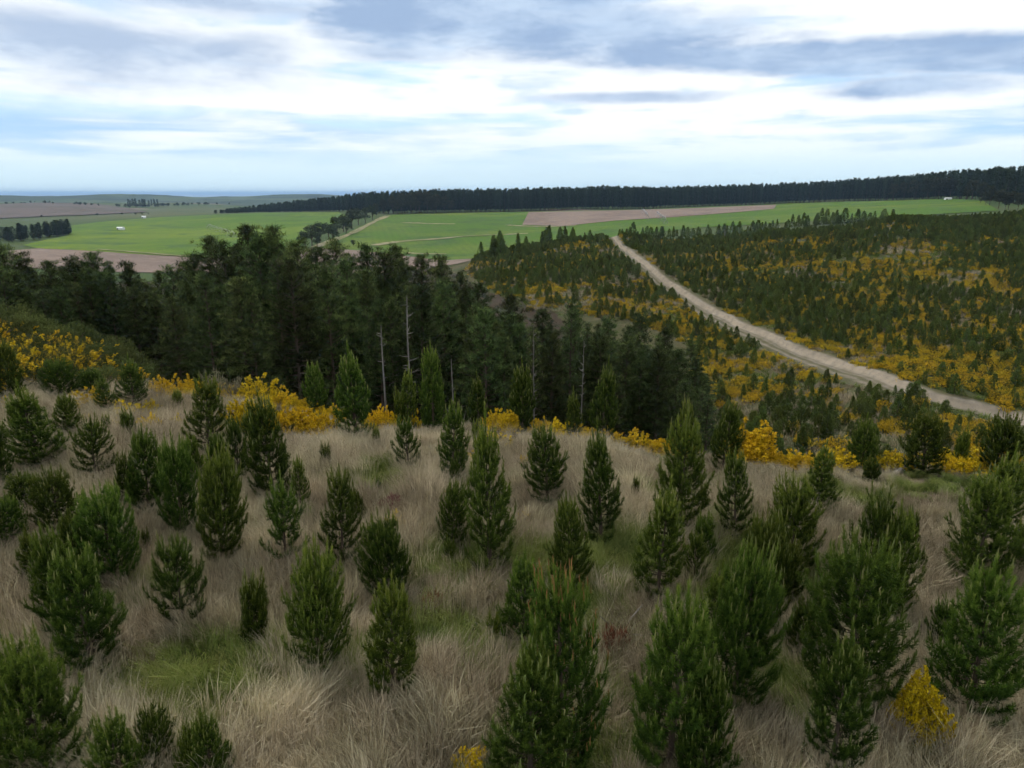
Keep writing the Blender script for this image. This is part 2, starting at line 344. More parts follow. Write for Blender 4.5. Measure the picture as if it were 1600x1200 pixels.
for t in TS:
    if abs(t) < 1.43: z = _rz+.06*np.cos(t*3.6)+.10*(vnoise(_s, t+_s*0, 2.5, 9)-.5)
    elif t > 0:
        k = np.clip((t-1.4)/1.2*_bw, 0, 1); k = k*k*(3-2*k); z = _rz+(zr-_rz)*k+.22*(vnoise(_s, t*3+_s*0, 2.2, 21)-.5)*(t < 3.05)
    else: k = np.clip((-t-1.4)/1.35, 0, 1); z = _rz+(zl-_rz)*k+.25*(vnoise(_s, t*3+_s*0, 3, 22)-.5)*(t > -2.7)
    tt = t+(.9*(vnoise(_s, _s*0, 6, 33)-.5)+.35*(vnoise(_s, _s*0, 2.6, 34)-.5))*np.sign(t)*min(1., max(0., abs(t)-.4))
    RV.append(np.stack([RL[:, 0]+_rn[:, 0]*tt, RL[:, 1]+_rn[:, 1]*tt, z], 1))
for t, first in ((-3.8, True), (4.2, False)):
    q = RL+_rn*t; v = np.column_stack([q, zg(q[:, 0], q[:, 1])-.04])
    if first: RV.insert(0, v)
    else: RV.append(v)
RV = np.array(RV)
def road_dist(x, y):
    x = np.asarray(x); y = np.asarray(y); d = np.full(x.shape, 1e9); sd = np.zeros(x.shape)
    for i in range(0, len(RL), 2):
        dx = x-RL[i, 0]; dy = y-RL[i, 1]; q = dx*dx+dy*dy; b = q < d; d = np.where(b, q, d); sd = np.where(b, dx*_rn[i, 0]+dy*_rn[i, 1], sd)
    return np.sqrt(d), sd                                           # distance, signed side (+ uphill)
_m = (RR > 60) & (RR < 360)
_d, _ = road_dist(_gx[:, _m], _gy[:, _m])
_i = np.clip(np.searchsorted(RR, 0), 0, 0)
_w2 = np.clip((3.9-_d)/1.2, 0, 1)
ZF[:, _m] -= _w2*1.9

# ------------------------------------------------------------------ ground sheet
M_thatch = ground_mat('ground_thatch', [((.115, .085, .055),), ((.065, .06, .03), .35, .45, .62), ((.16, .125, .085), 1.3, .5, .68)], bump=.6, bump_scale=6)
M_floor = ground_mat('ground_forest', [((.045, .032, .02),), ((.03, .034, .014), .15, .45, .6)], bump=.5)
M_hill = ground_mat('ground_hillside', [((.070, .064, .028),), ((.050, .060, .020), .05, .42, .6), ((.15, .115, .07), .11, .60, .74), ((.11, .095, .05), .5, .52, .7)], bump=.6, bump_scale=1.5)
M_past = ground_mat('ground_pasture', [((.050, .080, .022),), ((.085, .095, .038), .0022, .45, .6), ((.17, .13, .10), .0016, .6, .63), ((.05, .085, .02), .004, .55, .66)])
M_fars = ground_mat('ground_coast_hills', [((.035, .055, .022),), ((.065, .09, .03), .0016, .5, .56), ((.12, .10, .06), .0012, .6, .64), ((.02, .03, .014), .004, .52, .58)])
def build_ground():
    zb = np.zeros((len(AB), len(RR)))
    for i, a in enumerate(AB):                                      # behind the drone the plateau rolls on
        k = (a-R(50))/R(260); e0, e1 = ZF[-1], ZF[0]; w = .5-.5*math.cos(math.pi*k); base = e0*(1-w)+e1*w
        f = np.clip(math.sin(math.pi*k)*2.2, 0, 1); zb[i] = base*(1-f)+f*np.minimum(0, -RR*.01)
    Zall = np.vstack([ZF, zb]); na, nr = len(AA), len(RR)
    X = RR[None]*np.sin(AA)[:, None]; Y = RR[None]*np.cos(AA)[:, None]
    V = np.stack([X, Y, Zall], -1).reshape(-1, 3)
    i, j = np.meshgrid(np.arange(na), np.arange(nr-1), indexing='ij'); i = i.ravel(); j = j.ravel(); i2 = (i+1) % na
    F = np.stack([i*nr+j, i*nr+j+1, i2*nr+j+1, i2*nr+j], 1)
    V = np.vstack([V, [[0, 0, float(ZF[:, 0].mean())]]]); c = len(V)-1
    me = mesh_np('ground', V, F, [M_thatch, M_floor, M_hill, M_past, M_fars], smooth=True)
    cx = V[F].mean(1); r = np.hypot(cx[:, 0], cx[:, 1]); a = np.arctan2(cx[:, 0], cx[:, 1])
    mi = np.zeros(len(F), int); lip = np.interp(a, [R(-40), R(-20), 0, R(20), R(35)], [46, 44, 36, 34, 36])
    mi[r > lip] = 1; hill = (r > 60) & (a > np.interp(r, [60, 90, 130, 200, 300], [R(17), R(15), R(6), R(-3), R(-6)])); mi[hill & (r > lip)] = 2; mi[r > 345] = 3; mi[r > 2500+400*np.sin(a*9)] = 4
    mi[(r > lip) & (r < 85) & (a < R(-24))] = 2
    me.polygons.foreach_set('material_index', mi.astype(np.int32))
    o = obj('ground', me); tag(o, kind='structure')
build_ground()
M_track = mat('track_clay', [(0., (.075, .075, .032)), (.35, (.12, .105, .06)), (.6, (.18, .155, .115)), (1., (.32, .265, .195))], rough=.95, var=0., noise_scale=.7, noise_amt=.8, spec=.1)
def build_track():
    nt, ns = RV.shape[:2]; i, j = np.meshgrid(np.arange(nt-1), np.arange(ns-1), indexing='ij'); i = i.ravel(); j = j.ravel()
    F = np.stack([i*ns+j, i*ns+j+1, (i+1)*ns+j+1, (i+1)*ns+j], 1)
    tn = np.repeat(np.interp(np.r_[-5.5, TS/.66, 6.], [-5.5, -4.2, -2.6, -1.9, -1.1, -.4, .3, 1.1, 1.7, 2.1, 2.8, 3.6, 4.7, 6.], [.0, .08, .15, .36, .66, .22, .26, .66, .46, .75, .95, .8, .35, 0.]), ns)
    o = obj('dirt_track', mesh_np('dirt_track', RV.reshape(-1, 3), F, M_track, tn, smooth=True)); tag(o, kind='structure')
build_track()

def patch(name, poly, mat_, lift, grid, rmin=350, jitter=0.):
    q = []
    for a, b in zip(poly, poly[1:]+poly[:1]):
        n = max(2, int(math.hypot(a[0]-b[0], (a[1]-b[1])*4)/6))
        for t in np.arange(n)/n: q.append(hit(a[0]+(b[0]-a[0])*t, a[1]+(b[1]-a[1])*t, rmin)[:2])
    q = np.array(q)
    if jitter: q = q+jitter*(np.stack([fbm(q[:, 0], q[:, 1], 30, 3), fbm(q[:, 0], q[:, 1], 30, 4)], 1)-.5)
    lo, hi_ = q.min(0), q.max(0); gx, gy = np.meshgrid(np.arange(lo[0], hi_[0], grid), np.arange(lo[1], hi_[1], grid)); g = np.stack([gx.ravel(), gy.ravel()], 1)
    g = g[inpoly(g[:, 0], g[:, 1], q)]; P2 = np.vstack([q, g]); n = len(q)
    v, e, f, *_ = delaunay_2d_cdt([Vector(p) for p in P2], [], [list(range(n))], 1, 1e-3)
    v = np.array([(p.x, p.y) for p in v]); V = np.column_stack([v, zg(v[:, 0], v[:, 1])+lift])
    F = np.array([t for t in f if len(t) == 3])
    a = V[F]; nz = np.cross(a[:, 1]-a[:, 0], a[:, 2]-a[:, 0])[:, 2]; F[nz < 0] = F[nz < 0][:, ::-1]
    o = obj(name, mesh_np(name, V, F, mat_, smooth=True)); tag(o, kind='structure'); return o
M_green = ground_mat('field_crop_green', [((.066, .135, .010),), ((.125, .18, .012), .006, .42, .6), ((.055, .108, .018), .03, .5, .66), ((.09, .13, .03), .2, .5, .7)], stripes=(62, .09, .05))
M_green2 = ground_mat('field_crop_lush', [((.064, .13, .011),), ((.105, .15, .018), .008, .45, .62), ((.05, .10, .018), .03, .5, .66), ((.085, .12, .03), .2, .5, .7)], stripes=(-12, .06, .035))
M_plough = ground_mat('field_tilled', [((.21, .155, .12),), ((.165, .12, .095), .02, .42, .6), ((.25, .19, .145), .12, .5, .7)], stripes=(75, .12, .06))
M_plough2 = ground_mat('field_tilled_far', [((.115, .088, .075),), ((.085, .075, .055), .006, .4, .6), ((.14, .105, .088), .02, .5, .7)], stripes=(20, .03, .08))
patch('tilled_field', [(15, 392), (60, 389), (130, 392), (215, 398), (300, 403), (400, 402), (470, 392), (490, 387), (560, 392), (630, 400), (690, 408), (742, 404), (735, 424), (600, 428), (300, 428), (100, 424), (0, 415)], M_plough, .30, 9)
patch('green_field', [(35, 384), (60, 378), (108, 368), (112, 353), (150, 348), (250, 340), (350, 335.5), (420, 333), (528, 332), (545, 338), (500, 362), (478, 376), (462, 391), (400, 401), (300, 403), (215, 398), (130, 392), (60, 389)], M_green, .40, 14)
patch('green_field', [(486, 388), (530, 368), (580, 347), (610, 336), (700, 333.5), (826, 331.5), (1000, 328), (1215, 319), (1350, 315), (1480, 311), (1535, 314), (1560, 330), (1300, 345), (1100, 356), (950, 372), (800, 398), (742, 405), (690, 408), (630, 400), (560, 392)], M_green2, .45, 14)
patch('tilled_field', [(826, 332.2), (900, 331), (1000, 328.6), (1100, 325.5), (1213, 320.5), (1209, 327.5), (1130, 334.5), (1045, 341), (960, 346), (880, 354.5), (816, 352.5)], M_plough, .75, 12)
patch('tilled_field', [(-90, 322), (0, 319.5), (60, 317), (140, 318), (195, 325), (232, 332), (150, 336), (70, 339), (0, 342), (-90, 344)], M_plough2, 1.2, 40, 1100)
M_dust = ground_mat('farm_track_dust', [((.29, .25, .15),), ((.17, .17, .07), .12, .42, .6)])
def strip(name, pxs, width, m_, lift, rmin=350):
    p = np.array([hit(a, b, rmin)[:2] for a, b in pxs]); l = smooth_line(p, 4.); t = unit(np.gradient(l, axis=0)); nn = np.stack([-t[:, 1], t[:, 0]], 1)
    w = width*(.6+.8*vnoise(np.arange(len(l))*4., np.zeros(len(l)), 30, 5))[:, None]; a = l-nn*w/2; b = l+nn*w/2
    V = np.vstack([np.column_stack([q, zg(q[:, 0], q[:, 1])+lift]) for q in (a, b)]); k = len(l); i = np.arange(k-1)
    o = obj(name, mesh_np(name, V, np.stack([i, i+k, i+k+1, i+1], 1), m_)); tag(o, kind='structure')
for q, w in (([(584, 385), (624, 378), (682, 375), (719, 371), (746, 369), (786, 368), (825, 366)], 5.5), ([(628, 349), (672, 351), (716, 351)], 6),
             ([(793, 353), (835, 355), (878, 355), (905, 353)], 5), ([(638, 397), (705, 399)], 4), ([(492, 388), (530, 374), (560, 361), (582, 349), (606, 338)], 6), ([(150, 391), (310, 402)], 3)):
    strip('farm_track', q, w, M_dust, .8)
# sea
M_sea = bpy.data.materials.new('sea_water'); M_sea.use_nodes = True
_b = M_sea.node_tree.nodes['Principled BSDF']; _b.inputs['Base Color'].default_value = (.10, .13, .17, 1); _b.inputs['Roughness'].default_value = .45
_nz = M_sea.node_tree.nodes.new('ShaderNodeTexNoise'); _nz.inputs['Scale'].default_value = .02; _g = M_sea.node_tree.nodes.new('ShaderNodeNewGeometry'); M_sea.node_tree.links.new(_g.outputs['Position'], _nz.inputs['Vector'])
_bp = M_sea.node_tree.nodes.new('ShaderNodeBump'); _bp.inputs['Strength'].default_value = .3; _bp.inputs['Distance'].default_value = 3.; M_sea.node_tree.links.new(_nz.outputs['Fac'], _bp.inputs['Height']); M_sea.node_tree.links.new(_bp.outputs[0], _b.inputs['Normal'])
def build_sea():
    a = np.linspace(0, 2*math.pi, 97)[:-1]; V = []; rs = (7000, 15000, 40000, 120000)
    for r in rs: V += [(r*math.sin(t), r*math.cos(t), -80) for t in a]
    F = [(k*96+i, (k+1)*96+i, (k+1)*96+(i+1) % 96, k*96+(i+1) % 96) for k in range(len(rs)-1) for i in range(96)]
    tag(obj('sea', mesh_np('sea', V, F, M_sea)), kind='structure')
build_sea()

# ------------------------------------------------------------------ plant materials
M_needle = mat('young_pine_needles', [(0., (.012, .021, .004)), (.4, (.040, .070, .010)), (.75, (.110, .155, .020)), (1., (.22, .25, .045))], rough=.7, var=.32, trans=.15, spec=.06)  # dark end paints in the crown's inner shade; pale tips are new growth
M_candle = mat('young_pine_candles', [(0., (.10, .13, .035)), (.6, (.20, .22, .07)), (1., (.30, .25, .11))], rough=.6, var=.2, trans=.1)
M_cone = mat('pollen_cones', [(0., (.20, .10, .04)), (1., (.36, .17, .07))], rough=.7, var=.1)
M_bark = mat('pine_bark', [(0., (.05, .036, .025)), (1., (.13, .10, .075))], rough=.9, var=.2, noise_scale=6, noise_amt=.8)
M_deadwood = mat('grey_dead_wood', [(0., (.10, .09, .075)), (1., (.27, .245, .21))], rough=.9, var=.1, noise_scale=4, noise_amt=.7)
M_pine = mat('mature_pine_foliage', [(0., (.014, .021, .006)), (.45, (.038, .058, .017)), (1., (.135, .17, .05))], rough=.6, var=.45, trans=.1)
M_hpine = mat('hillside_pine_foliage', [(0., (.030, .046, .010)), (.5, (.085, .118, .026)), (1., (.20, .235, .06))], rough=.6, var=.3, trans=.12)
M_far = mat('plantation_foliage', [(0., (.012, .022, .010)), (1., (.048, .068, .030))], rough=.7, var=.3)
M_broad = mat('broadleaf_foliage', [(0., (.022, .034, .012)), (.6, (.052, .066, .024)), (1., (.09, .10, .04))], rough=.65, var=.25, trans=.15)
M_shrub = mat('grey_green_shrub', [(0., (.030, .040, .010)), (.6, (.080, .10, .028)), (1., (.16, .18, .055))], rough=.6, var=.25, trans=.15)
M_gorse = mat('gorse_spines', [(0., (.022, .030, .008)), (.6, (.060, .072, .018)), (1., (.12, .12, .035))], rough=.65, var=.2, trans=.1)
M_flower2 = mat('gorse_flowers_past_their_best', [(0., (.34, .215, .012)), (.5, (.66, .45, .018)), (1., (.85, .64, .03))], rough=.65, var=.2, trans=.1)
M_flower = mat('gorse_flowers', [(0., (.38, .24, .008)), (.5, (.68, .47, .014)), (1., (.88, .66, .03))], rough=.6, var=.18, trans=.15)
M_red = mat('purple_red_leaves', [(0., (.07, .018, .022)), (1., (.21, .07, .075))], rough=.6, var=.2, trans=.15)
M_rust = mat('rusty_dead_fronds', [(0., (.12, .05, .025)), (1., (.30, .14, .07))], rough=.8, var=.2, trans=.1)
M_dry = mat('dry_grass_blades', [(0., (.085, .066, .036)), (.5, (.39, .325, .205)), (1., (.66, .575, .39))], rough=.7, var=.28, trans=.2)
M_grn = mat('green_grass_blades', [(0., (.055, .078, .016)), (.5, (.145, .20, .040)), (1., (.32, .33, .11))], rough=.6, var=.3, trans=.2)
M_pale = mat('pale_bare_twigs', [(0., (.16, .14, .09)), (1., (.33, .30, .19))], rough=.8, var=.15)

# ------------------------------------------------------------------ plants
def foxtail(acc, r, pts, nl, wd, per_m, t0, t1, spread=(.5, 1.0)):
    """needles round a shoot that runs along pts"""
    pts = np.asarray(pts); seg = np.linalg.norm(np.diff(pts, axis=0), axis=1); s = np.r_[0, np.cumsum(seg)]; n = max(6, int(s[-1]*per_m))
    t = np.sort(r.random(n)); p = np.stack([np.interp(t*s[-1], s, pts[:, i]) for i in range(3)], 1)
    d = unit(np.stack([np.interp(np.minimum(t*s[-1]+.02, s[-1]), s, pts[:, i])-np.interp(np.maximum(t*s[-1]-.02, 0), s, pts[:, i]) for i in range(3)], 1))
    q = unit(np.cross(d, r.normal(size=(n, 3)))); a = r.uniform(*spread, n)[:, None]
    D = unit(d*np.cos(a)+q*np.sin(a)); L = nl*r.uniform(.7, 1.15, n)*(1-.35*t**3)
    blades(acc, p, D, L, wd, np.clip(t0+(t1-t0)*t+r.normal(0, .07, n), 0, 1), r)
def young_pine(seed, H=2.8, Rd=.8, p=.8, base=.04, whorl=.22, nb=6, per_m=210, leader=.16, cone=False, upright=1.0, lean=.0, gap=.0):
    r = np.random.default_rng(seed); C = Acc(); T = Acc(); K = Acc()
    Ht = H*(1-leader*.5)
    ax = lambda h: np.array([lean*(h/H)**2, 0, h])
    tube(T, [ax(h) for h in np.linspace(0, Ht, 9)], np.linspace(.022*H, .006, 9), 7, r.random(63)*.6+.2)
    h = base*H
    while h < Ht*.97:
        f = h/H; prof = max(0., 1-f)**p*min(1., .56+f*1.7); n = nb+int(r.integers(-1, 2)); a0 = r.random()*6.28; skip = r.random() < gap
        for i in range(n):
            if skip and r.random() < .6: continue
            a = a0+i*6.283/n+r.normal(0, .2); L = Rd*prof*r.uniform(.72, 1.18)+.05; u = np.array([math.cos(a), math.sin(a), 0])
            rise = (.45+.65*f)*upright*L*r.uniform(.8, 1.2)+.08
            ts = np.linspace(0, 1, 7); pts = np.array([ax(h)+u*L*t**.85+np.array([0, 0, rise*t**1.9]) for t in ts])
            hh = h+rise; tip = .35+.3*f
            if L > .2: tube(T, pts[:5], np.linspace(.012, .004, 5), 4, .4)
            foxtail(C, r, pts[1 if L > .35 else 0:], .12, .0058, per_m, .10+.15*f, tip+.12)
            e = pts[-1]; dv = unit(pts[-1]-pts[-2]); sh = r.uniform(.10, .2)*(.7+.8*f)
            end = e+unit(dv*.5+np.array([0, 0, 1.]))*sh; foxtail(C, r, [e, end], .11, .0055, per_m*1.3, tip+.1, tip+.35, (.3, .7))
            if r.random() < .45+.5*f:
                c = end; cl = r.uniform(.07, .17)*(.7+.6*f); tube(K, [c-[0, 0, .03], c+[r.normal(0, .01), r.normal(0, .01), cl*.6], c+[r.normal(0, .02), r.normal(0, .02), cl]], [.012, .010, .002], 4, r.uniform(.1, .9))
            nt = int(3+4*min(1, L/.5))
            for k in range(nt):
                t = r.uniform(.3, .95); b = ax(h)+u*L*t**.85+np.array([0, 0, rise*t**1.9]); sa = a+r.choice([-1, 1])*r.uniform(.5, 1.2)
                l2 = (.16+.34*L)*r.uniform(.6, 1.1)*(1.1-.5*t); v = np.array([math.cos(sa), math.sin(sa), 0])
                q = [b, b+v*l2*.5+[0, 0, l2*.18*upright], b+v*l2*.78+[0, 0, l2*.75*upright]]
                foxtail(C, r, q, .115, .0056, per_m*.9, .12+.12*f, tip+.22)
                if r.random() < .22: tube(K, [np.array(q[2]), np.array(q[2])+[0, 0, r.uniform(.05, .13)]], [.010, .003], 4, r.uniform(0, .8))
        h += whorl*r.uniform(.75, 1.2)*(1.15-.5*f)
    top = ax(Ht); n = 6+int(r.integers(0, 3))
    for i in range(n):                                              # leader and its ring of candles
        a = i*6.283/n+r.random(); s = 0 if i == 0 else r.uniform(.05, .15); l = H*leader*(1 if i == 0 else r.uniform(.25, .7)); w0 = 0 if i == 0 else r.uniform(0, .22)
        b = top-[0, 0, .12+w0]; e = b+np.array([math.cos(a)*s, math.sin(a)*s, l+.12]); mid = b*.55+e*.45+np.array([math.cos(a)*s*.35, math.sin(a)*s*.35, 0])
        foxtail(C, r, [b, mid, e], .12, .006, per_m*1.5, .4, .85, (.3, .75)); tube(K, [e-[0, 0, .04], e+[r.normal(0, .01), 0, .06+.09*r.random()]], [.013, .003], 4, .7)
    q = np.concatenate(C.V); rad = float(np.percentile(np.hypot(q[:, 0], q[:, 1]), 98.5))
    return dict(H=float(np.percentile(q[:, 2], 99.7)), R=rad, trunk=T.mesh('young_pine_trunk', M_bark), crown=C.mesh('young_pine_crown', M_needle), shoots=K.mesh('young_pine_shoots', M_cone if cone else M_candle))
JOINED = {'branches', 'dead_branches', 'new_shoots', 'stems', 'flowers', 'wheels'}       # fine pieces nobody could pick apart one by one
UNDER = {'new_shoots': 'crown', 'flowers': 'foliage', 'branches': 'trunk', 'dead_branches': 'trunk', 'branch': 'trunk', 'door': 'wall', 'wheels': 'tower'}          # sub-part: the part it grows on
def place(name, parts, loc, rz, sc, label, cat, group=None, tilt=(0, 0)):
    o = bpy.data.objects.new(name, None); COL.objects.link(o); o.empty_display_size = .2
    o.location = loc; o.rotation_euler = (tilt[0], tilt[1], rz); o.scale = sc; tag(o, label, cat, group)
    made = {}
    for nm, me in parts:
        c = bpy.data.objects.new(nm, me); COL.objects.link(c); c.parent = made.get(UNDER.get(nm), o); made.setdefault(nm, c)
        if nm in JOINED: c['kind'] = 'stuff'
    return o
YP = [young_pine(11, 2.8, .80, .80, leader=.2), young_pine(12, 2.8, .95, .62, nb=7, leader=.15), young_pine(13, 3.0, .66, .85, leader=.25), young_pine(14, 2.7, .85, .72, lean=.1, gap=.25),
      young_pine(15, 3.0, 1.0, .5, nb=7, leader=.12, upright=1.25), young_pine(16, 3.1, .72, .95, leader=.28, gap=.15), young_pine(17, 2.9, .98, .62, nb=7, leader=.14, cone=True), young_pine(18, 2.6, .78, .68, gap=.5, whorl=.3, leader=.14), young_pine(19, 2.9, .74, .7, whorl=.27, leader=.22, lean=-.15), young_pine(20, 2.7, .9, .75, nb=5, whorl=.3, gap=.35, leader=.2, upright=1.35), young_pine(21, 3.0, .85, .9, nb=7, leader=.24, lean=.2), young_pine(22, 2.8, 1.0, .55, nb=8, leader=.13, upright=1.1)]
SP = [young_pine(31, 1.2, .30, .6, whorl=.14, nb=5, leader=.22), young_pine(32, 1.3, .38, .7, whorl=.16, nb=5, leader=.18, gap=.3), young_pine(33, 1.1, .26, .5, whorl=.16, nb=4, leader=.28)]

def hill_pine(seed, H=3., Rd=.95, p=.75, n=330):
    """young pine as seen a hundred metres off: shoots as upturned tufts"""
    r = np.random.default_rng(seed); C = Acc(); T = Acc(); tube(T, [(0, 0, 0), (0, 0, H*.5), (0, 0, H*.93)], [.05, .035, .01], 5)
    f = r.random(n)**1.25*.97; a = r.random(n)*6.283; lump = 1+.28*np.sin(a*3+f*9+seed); rad = Rd*(1-f)**p*np.minimum(1, .6+f*2.4)*lump*np.sqrt(r.uniform(.25, 1.1, n))
    B = np.stack([rad*np.cos(a), rad*np.sin(a), f*H+rad*.1], 1); k = 7
    Pn = np.repeat(B, k, 0); m = len(Pn); D = unit(np.stack([np.repeat(np.cos(a), k)*.5, np.repeat(np.sin(a), k)*.5, np.full(m, .8)], 1)+r.normal(0, .45, (m, 3)))
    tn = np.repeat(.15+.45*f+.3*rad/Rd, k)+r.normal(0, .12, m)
    blades(C, Pn, D, r.uniform(.2, .42, m), .028, np.clip(tn, 0, 1), r)
    b = np.array([[0, 0, H*.86]]*10); blades(C, b, unit(r.normal(0, .1, (10, 3))+[0, 0, 1]), r.uniform(.3, H*.2, 10), .035, .8, r)
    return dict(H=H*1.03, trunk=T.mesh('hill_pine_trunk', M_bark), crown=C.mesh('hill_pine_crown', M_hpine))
HP = [hill_pine(41), hill_pine(42, 3.2, .8, .85), hill_pine(43, 2.8, 1.1, .6), hill_pine(44, 3., .95, .7), hill_pine(45, 3.1, 1.0, .9, 260)]

def mature_pine(seed, H=20., cb=.3, Rd=3.1, nbr=92, dead=26, sparse=1.0, top_round=.5, M=None, cl=1.0, droop=0.):
    """tall radiata pine: bole, dead lower branches, whorls of limbs that carry tufted foliage"""
    r = np.random.default_rng(seed); C = Acc(); T = Acc(); B = Acc(); Dd = Acc()
    bx, by = r.normal(0, .25, 2); ax = lambda h: np.array([bx*math.sin(h/H*3), by*math.sin(h/H*2.3), h])
    tube(T, [ax(h) for h in np.linspace(-.5, H*.97, 14)], np.linspace(.26, .04, 14), 8, np.repeat(np.linspace(.9, .3, 14), 8))
    for i in range(nbr):
        f = cb+(1-cb)*((i+r.random())/nbr); g = (f-cb)/(1-cb); a = i*2.4+r.normal(0, .4)
        L = Rd*(min(1., .45+g*2.4))*(1-g**(.75+top_round*.9))**.85*r.uniform(.5, 1.3)+.35
        u = np.array([math.cos(a), math.sin(a), 0]); up = (-.12+.75*g-droop)*L
        ts = np.linspace(0, 1, 5); pts = np.array([ax(f*H)+u*L*t+np.array([0, 0, up*t+.22*L*t*t]) for t in ts]); tube(B, pts, np.linspace(.06, .02, 5), 4, .5)
        nc = int((3+L*3.2)*sparse)
        tt = np.clip(r.uniform(.35, 1.1, nc), 0, 1.08); cc = np.stack([np.interp(tt, ts, pts[:, k]) for k in range(3)], 1)+r.normal(0, .20*(.5+tt[:, None]), (nc, 3))*[1, 1, .4]
        k = 21; Pn = np.repeat(cc, k, 0)+r.normal(0, .15, (nc*k, 3))*[1, 1, .6]; D = unit(u*.35+np.array([0, 0, .6])+r.normal(0, .55, (nc*k, 3)))
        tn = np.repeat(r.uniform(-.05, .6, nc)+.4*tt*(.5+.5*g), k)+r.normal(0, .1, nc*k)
        blades(C, Pn, D, r.uniform(.26, .58, nc*k)*cl, .028, np.clip(tn, 0, 1), r)
    m = 60; b = np.tile(ax(H*.93), (m, 1))+r.normal(0, .12, (m, 3))+np.outer(r.random(m), [0, 0, H*.05]); blades(C, b, unit(r.normal(0, .35, (m, 3))+[0, 0, 1]), r.uniform(.3, .8, m), .03, .6, r)
    for i in range(dead):
        f = r.uniform(.12, cb+.15); a = r.random()*6.283; L = r.uniform(.6, 2.4); u = np.array([math.cos(a), math.sin(a), 0])
        tube(Dd, [ax(f*H), ax(f*H)+u*L*.5+[0, 0, .05*L], ax(f*H)+u*L+[0, 0, -.12*L*r.random()]], [.035, .022, .008], 4, r.random())
    return dict(H=H, parts=[('trunk', T.mesh('pine_trunk', M_bark)), ('branches', B.mesh('pine_branches', M_bark)), ('dead_branches', Dd.mesh('pine_dead_branches', M_deadwood)), ('crown', C.mesh('pine_crown', M or M_pine))])
MP = [mature_pine(51), mature_pine(52, 21, .22, 3.4, 104), mature_pine(53, 20, .42, 2.7, 72, 34, .9), mature_pine(54, 19, .15, 3.2, 108, 14, top_round=.2), mature_pine(55, 20, .33, 2.5, 74, 30, .8, .3), mature_pine(56, 21, .25, 3.0, 90, 22, 1.0, .8), mature_pine(57, 20, .10, 2.9, 100, 30, .55, .15, droop=.1)]
def dead_tree(seed, H, nb, L0, lo=.3):
    r = np.random.default_rng(seed); T = Acc(); out = []
    tube(T, [(.12*math.sin(h*.4), 0, h) for h in np.linspace(-.5, H, 12)], np.linspace(.19, .04, 12), 8, r.random(96))
    for i in range(nb):
        B = Acc()
        f = r.uniform(lo, .97); a = r.random()*6.283; L = L0*r.uniform(.35, 1.1)*(1.15-f*.6); u = np.array([math.cos(a), math.sin(a), 0]); s = r.uniform(.0, .55); h = f*H; c = np.array([.12*math.sin(h*.4), 0, h])
        tube(B, [c, c+u*L*.5+[0, 0, s*L*.3], c+u*L+[0, 0, s*L*.85]], [.05, .032, .012], 5, r.random())
        if r.random() < .6: q = c+u*L*.5+[0, 0, s*L*.3]; v = np.array([math.cos(a+.7), math.sin(a+.7), .2]); tube(B, [q, q+v*L*.4], [.022, .008], 4, r.random())
        out.append(('branch', B.mesh('dead_branch', M_deadwood)))
    return [('trunk', T.mesh('dead_trunk', M_deadwood))]+out

def far_conifer(seed, H=26, Rd=3.0, n=170, mat_=None, cb=.12, p=.7):
    r = np.random.default_rng(seed); C = Acc(); T = Acc(); tube(T, [(0, 0, -1), (0, 0, H*.9)], [.3, .06], 5, .4)
    f = cb+(1-cb)*r.random(n)**1.1; a = r.random(n)*6.283; rad = Rd*np.minimum(1, .5+(f-cb)*2.5)*(1-f+.03)**p*r.uniform(.4, 1.15, n)
    B = np.stack([rad*np.cos(a), rad*np.sin(a), f*H], 1); k = 4; Pn = np.repeat(B, k, 0)+r.normal(0, .4, (n*k, 3)); ua = np.repeat(a, k)
    D = unit(np.stack([np.cos(ua)*.8, np.sin(ua)*.8, np.full(n*k, .45)], 1)+r.normal(0, .5, (n*k, 3)))
    blades(C, Pn, D, r.uniform(.9, 2.2, n*k), .34, np.clip(np.repeat(.2+.6*f, k)+r.normal(0, .2, n*k), 0, 1), r)
    return dict(H=H, parts=[('trunk', T.mesh('conifer_trunk', M_bark)), ('crown', C.mesh('conifer_crown', mat_ or M_far))])
FC = [far_conifer(61), far_conifer(62, 27, 2.6, 150, p=.8), far_conifer(63, 25, 3.4, 190, p=.55), far_conifer(64, 28, 2.8, 170, p=.65)]
def broad_tree(seed, H=14, Rd=5, n=420, mat_=None, cb=.22, leaf=.8):
    """broadleaf: forked trunk, crown of several leafy boughs"""
    r = np.random.default_rng(seed); C = Acc(); T = Acc(); tube(T, [(0, 0, -.6), (0, .1, H*.25), (0, 0, H*.5)], [.35, .26, .14], 6, .5)
    nb = 9
    for i in range(nb):
        a = i*2.4+r.random(); f = r.uniform(cb+.12, .88); rr = Rd*r.uniform(.35, .75)*(1.1-.55*f); c = np.array([math.cos(a)*rr, math.sin(a)*rr, H*f]); tube(T, [(0, 0, H*(f*.45)), c*.6+[0, 0, H*f*.25], c], [.13, .08, .03], 4, .4)
        m = n//nb; v = unit(r.normal(size=(m, 3))); v[:, 2] = np.abs(v[:, 2])*1.2-.35; q = c+v*np.array([Rd*.42, Rd*.42, H*.17])*r.uniform(.55, 1.1, (m, 1))
        k = 4; Pn = np.repeat(q, k, 0)+r.normal(0, leaf*.35, (m*k, 3)); blades(C, Pn, unit(r.normal(size=(m*k, 3))+[0, 0, .3]), leaf*r.uniform(.5, 1.1, m*k), leaf*.3, np.clip(np.repeat(.35+.35*v[:, 2], k)+r.normal(0, .18, m*k), 0, 1), r)
    return dict(H=H, parts=[('trunk', T.mesh('broadleaf_trunk', M_bark)), ('crown', C.mesh('broadleaf_crown', mat_ or M_broad))])
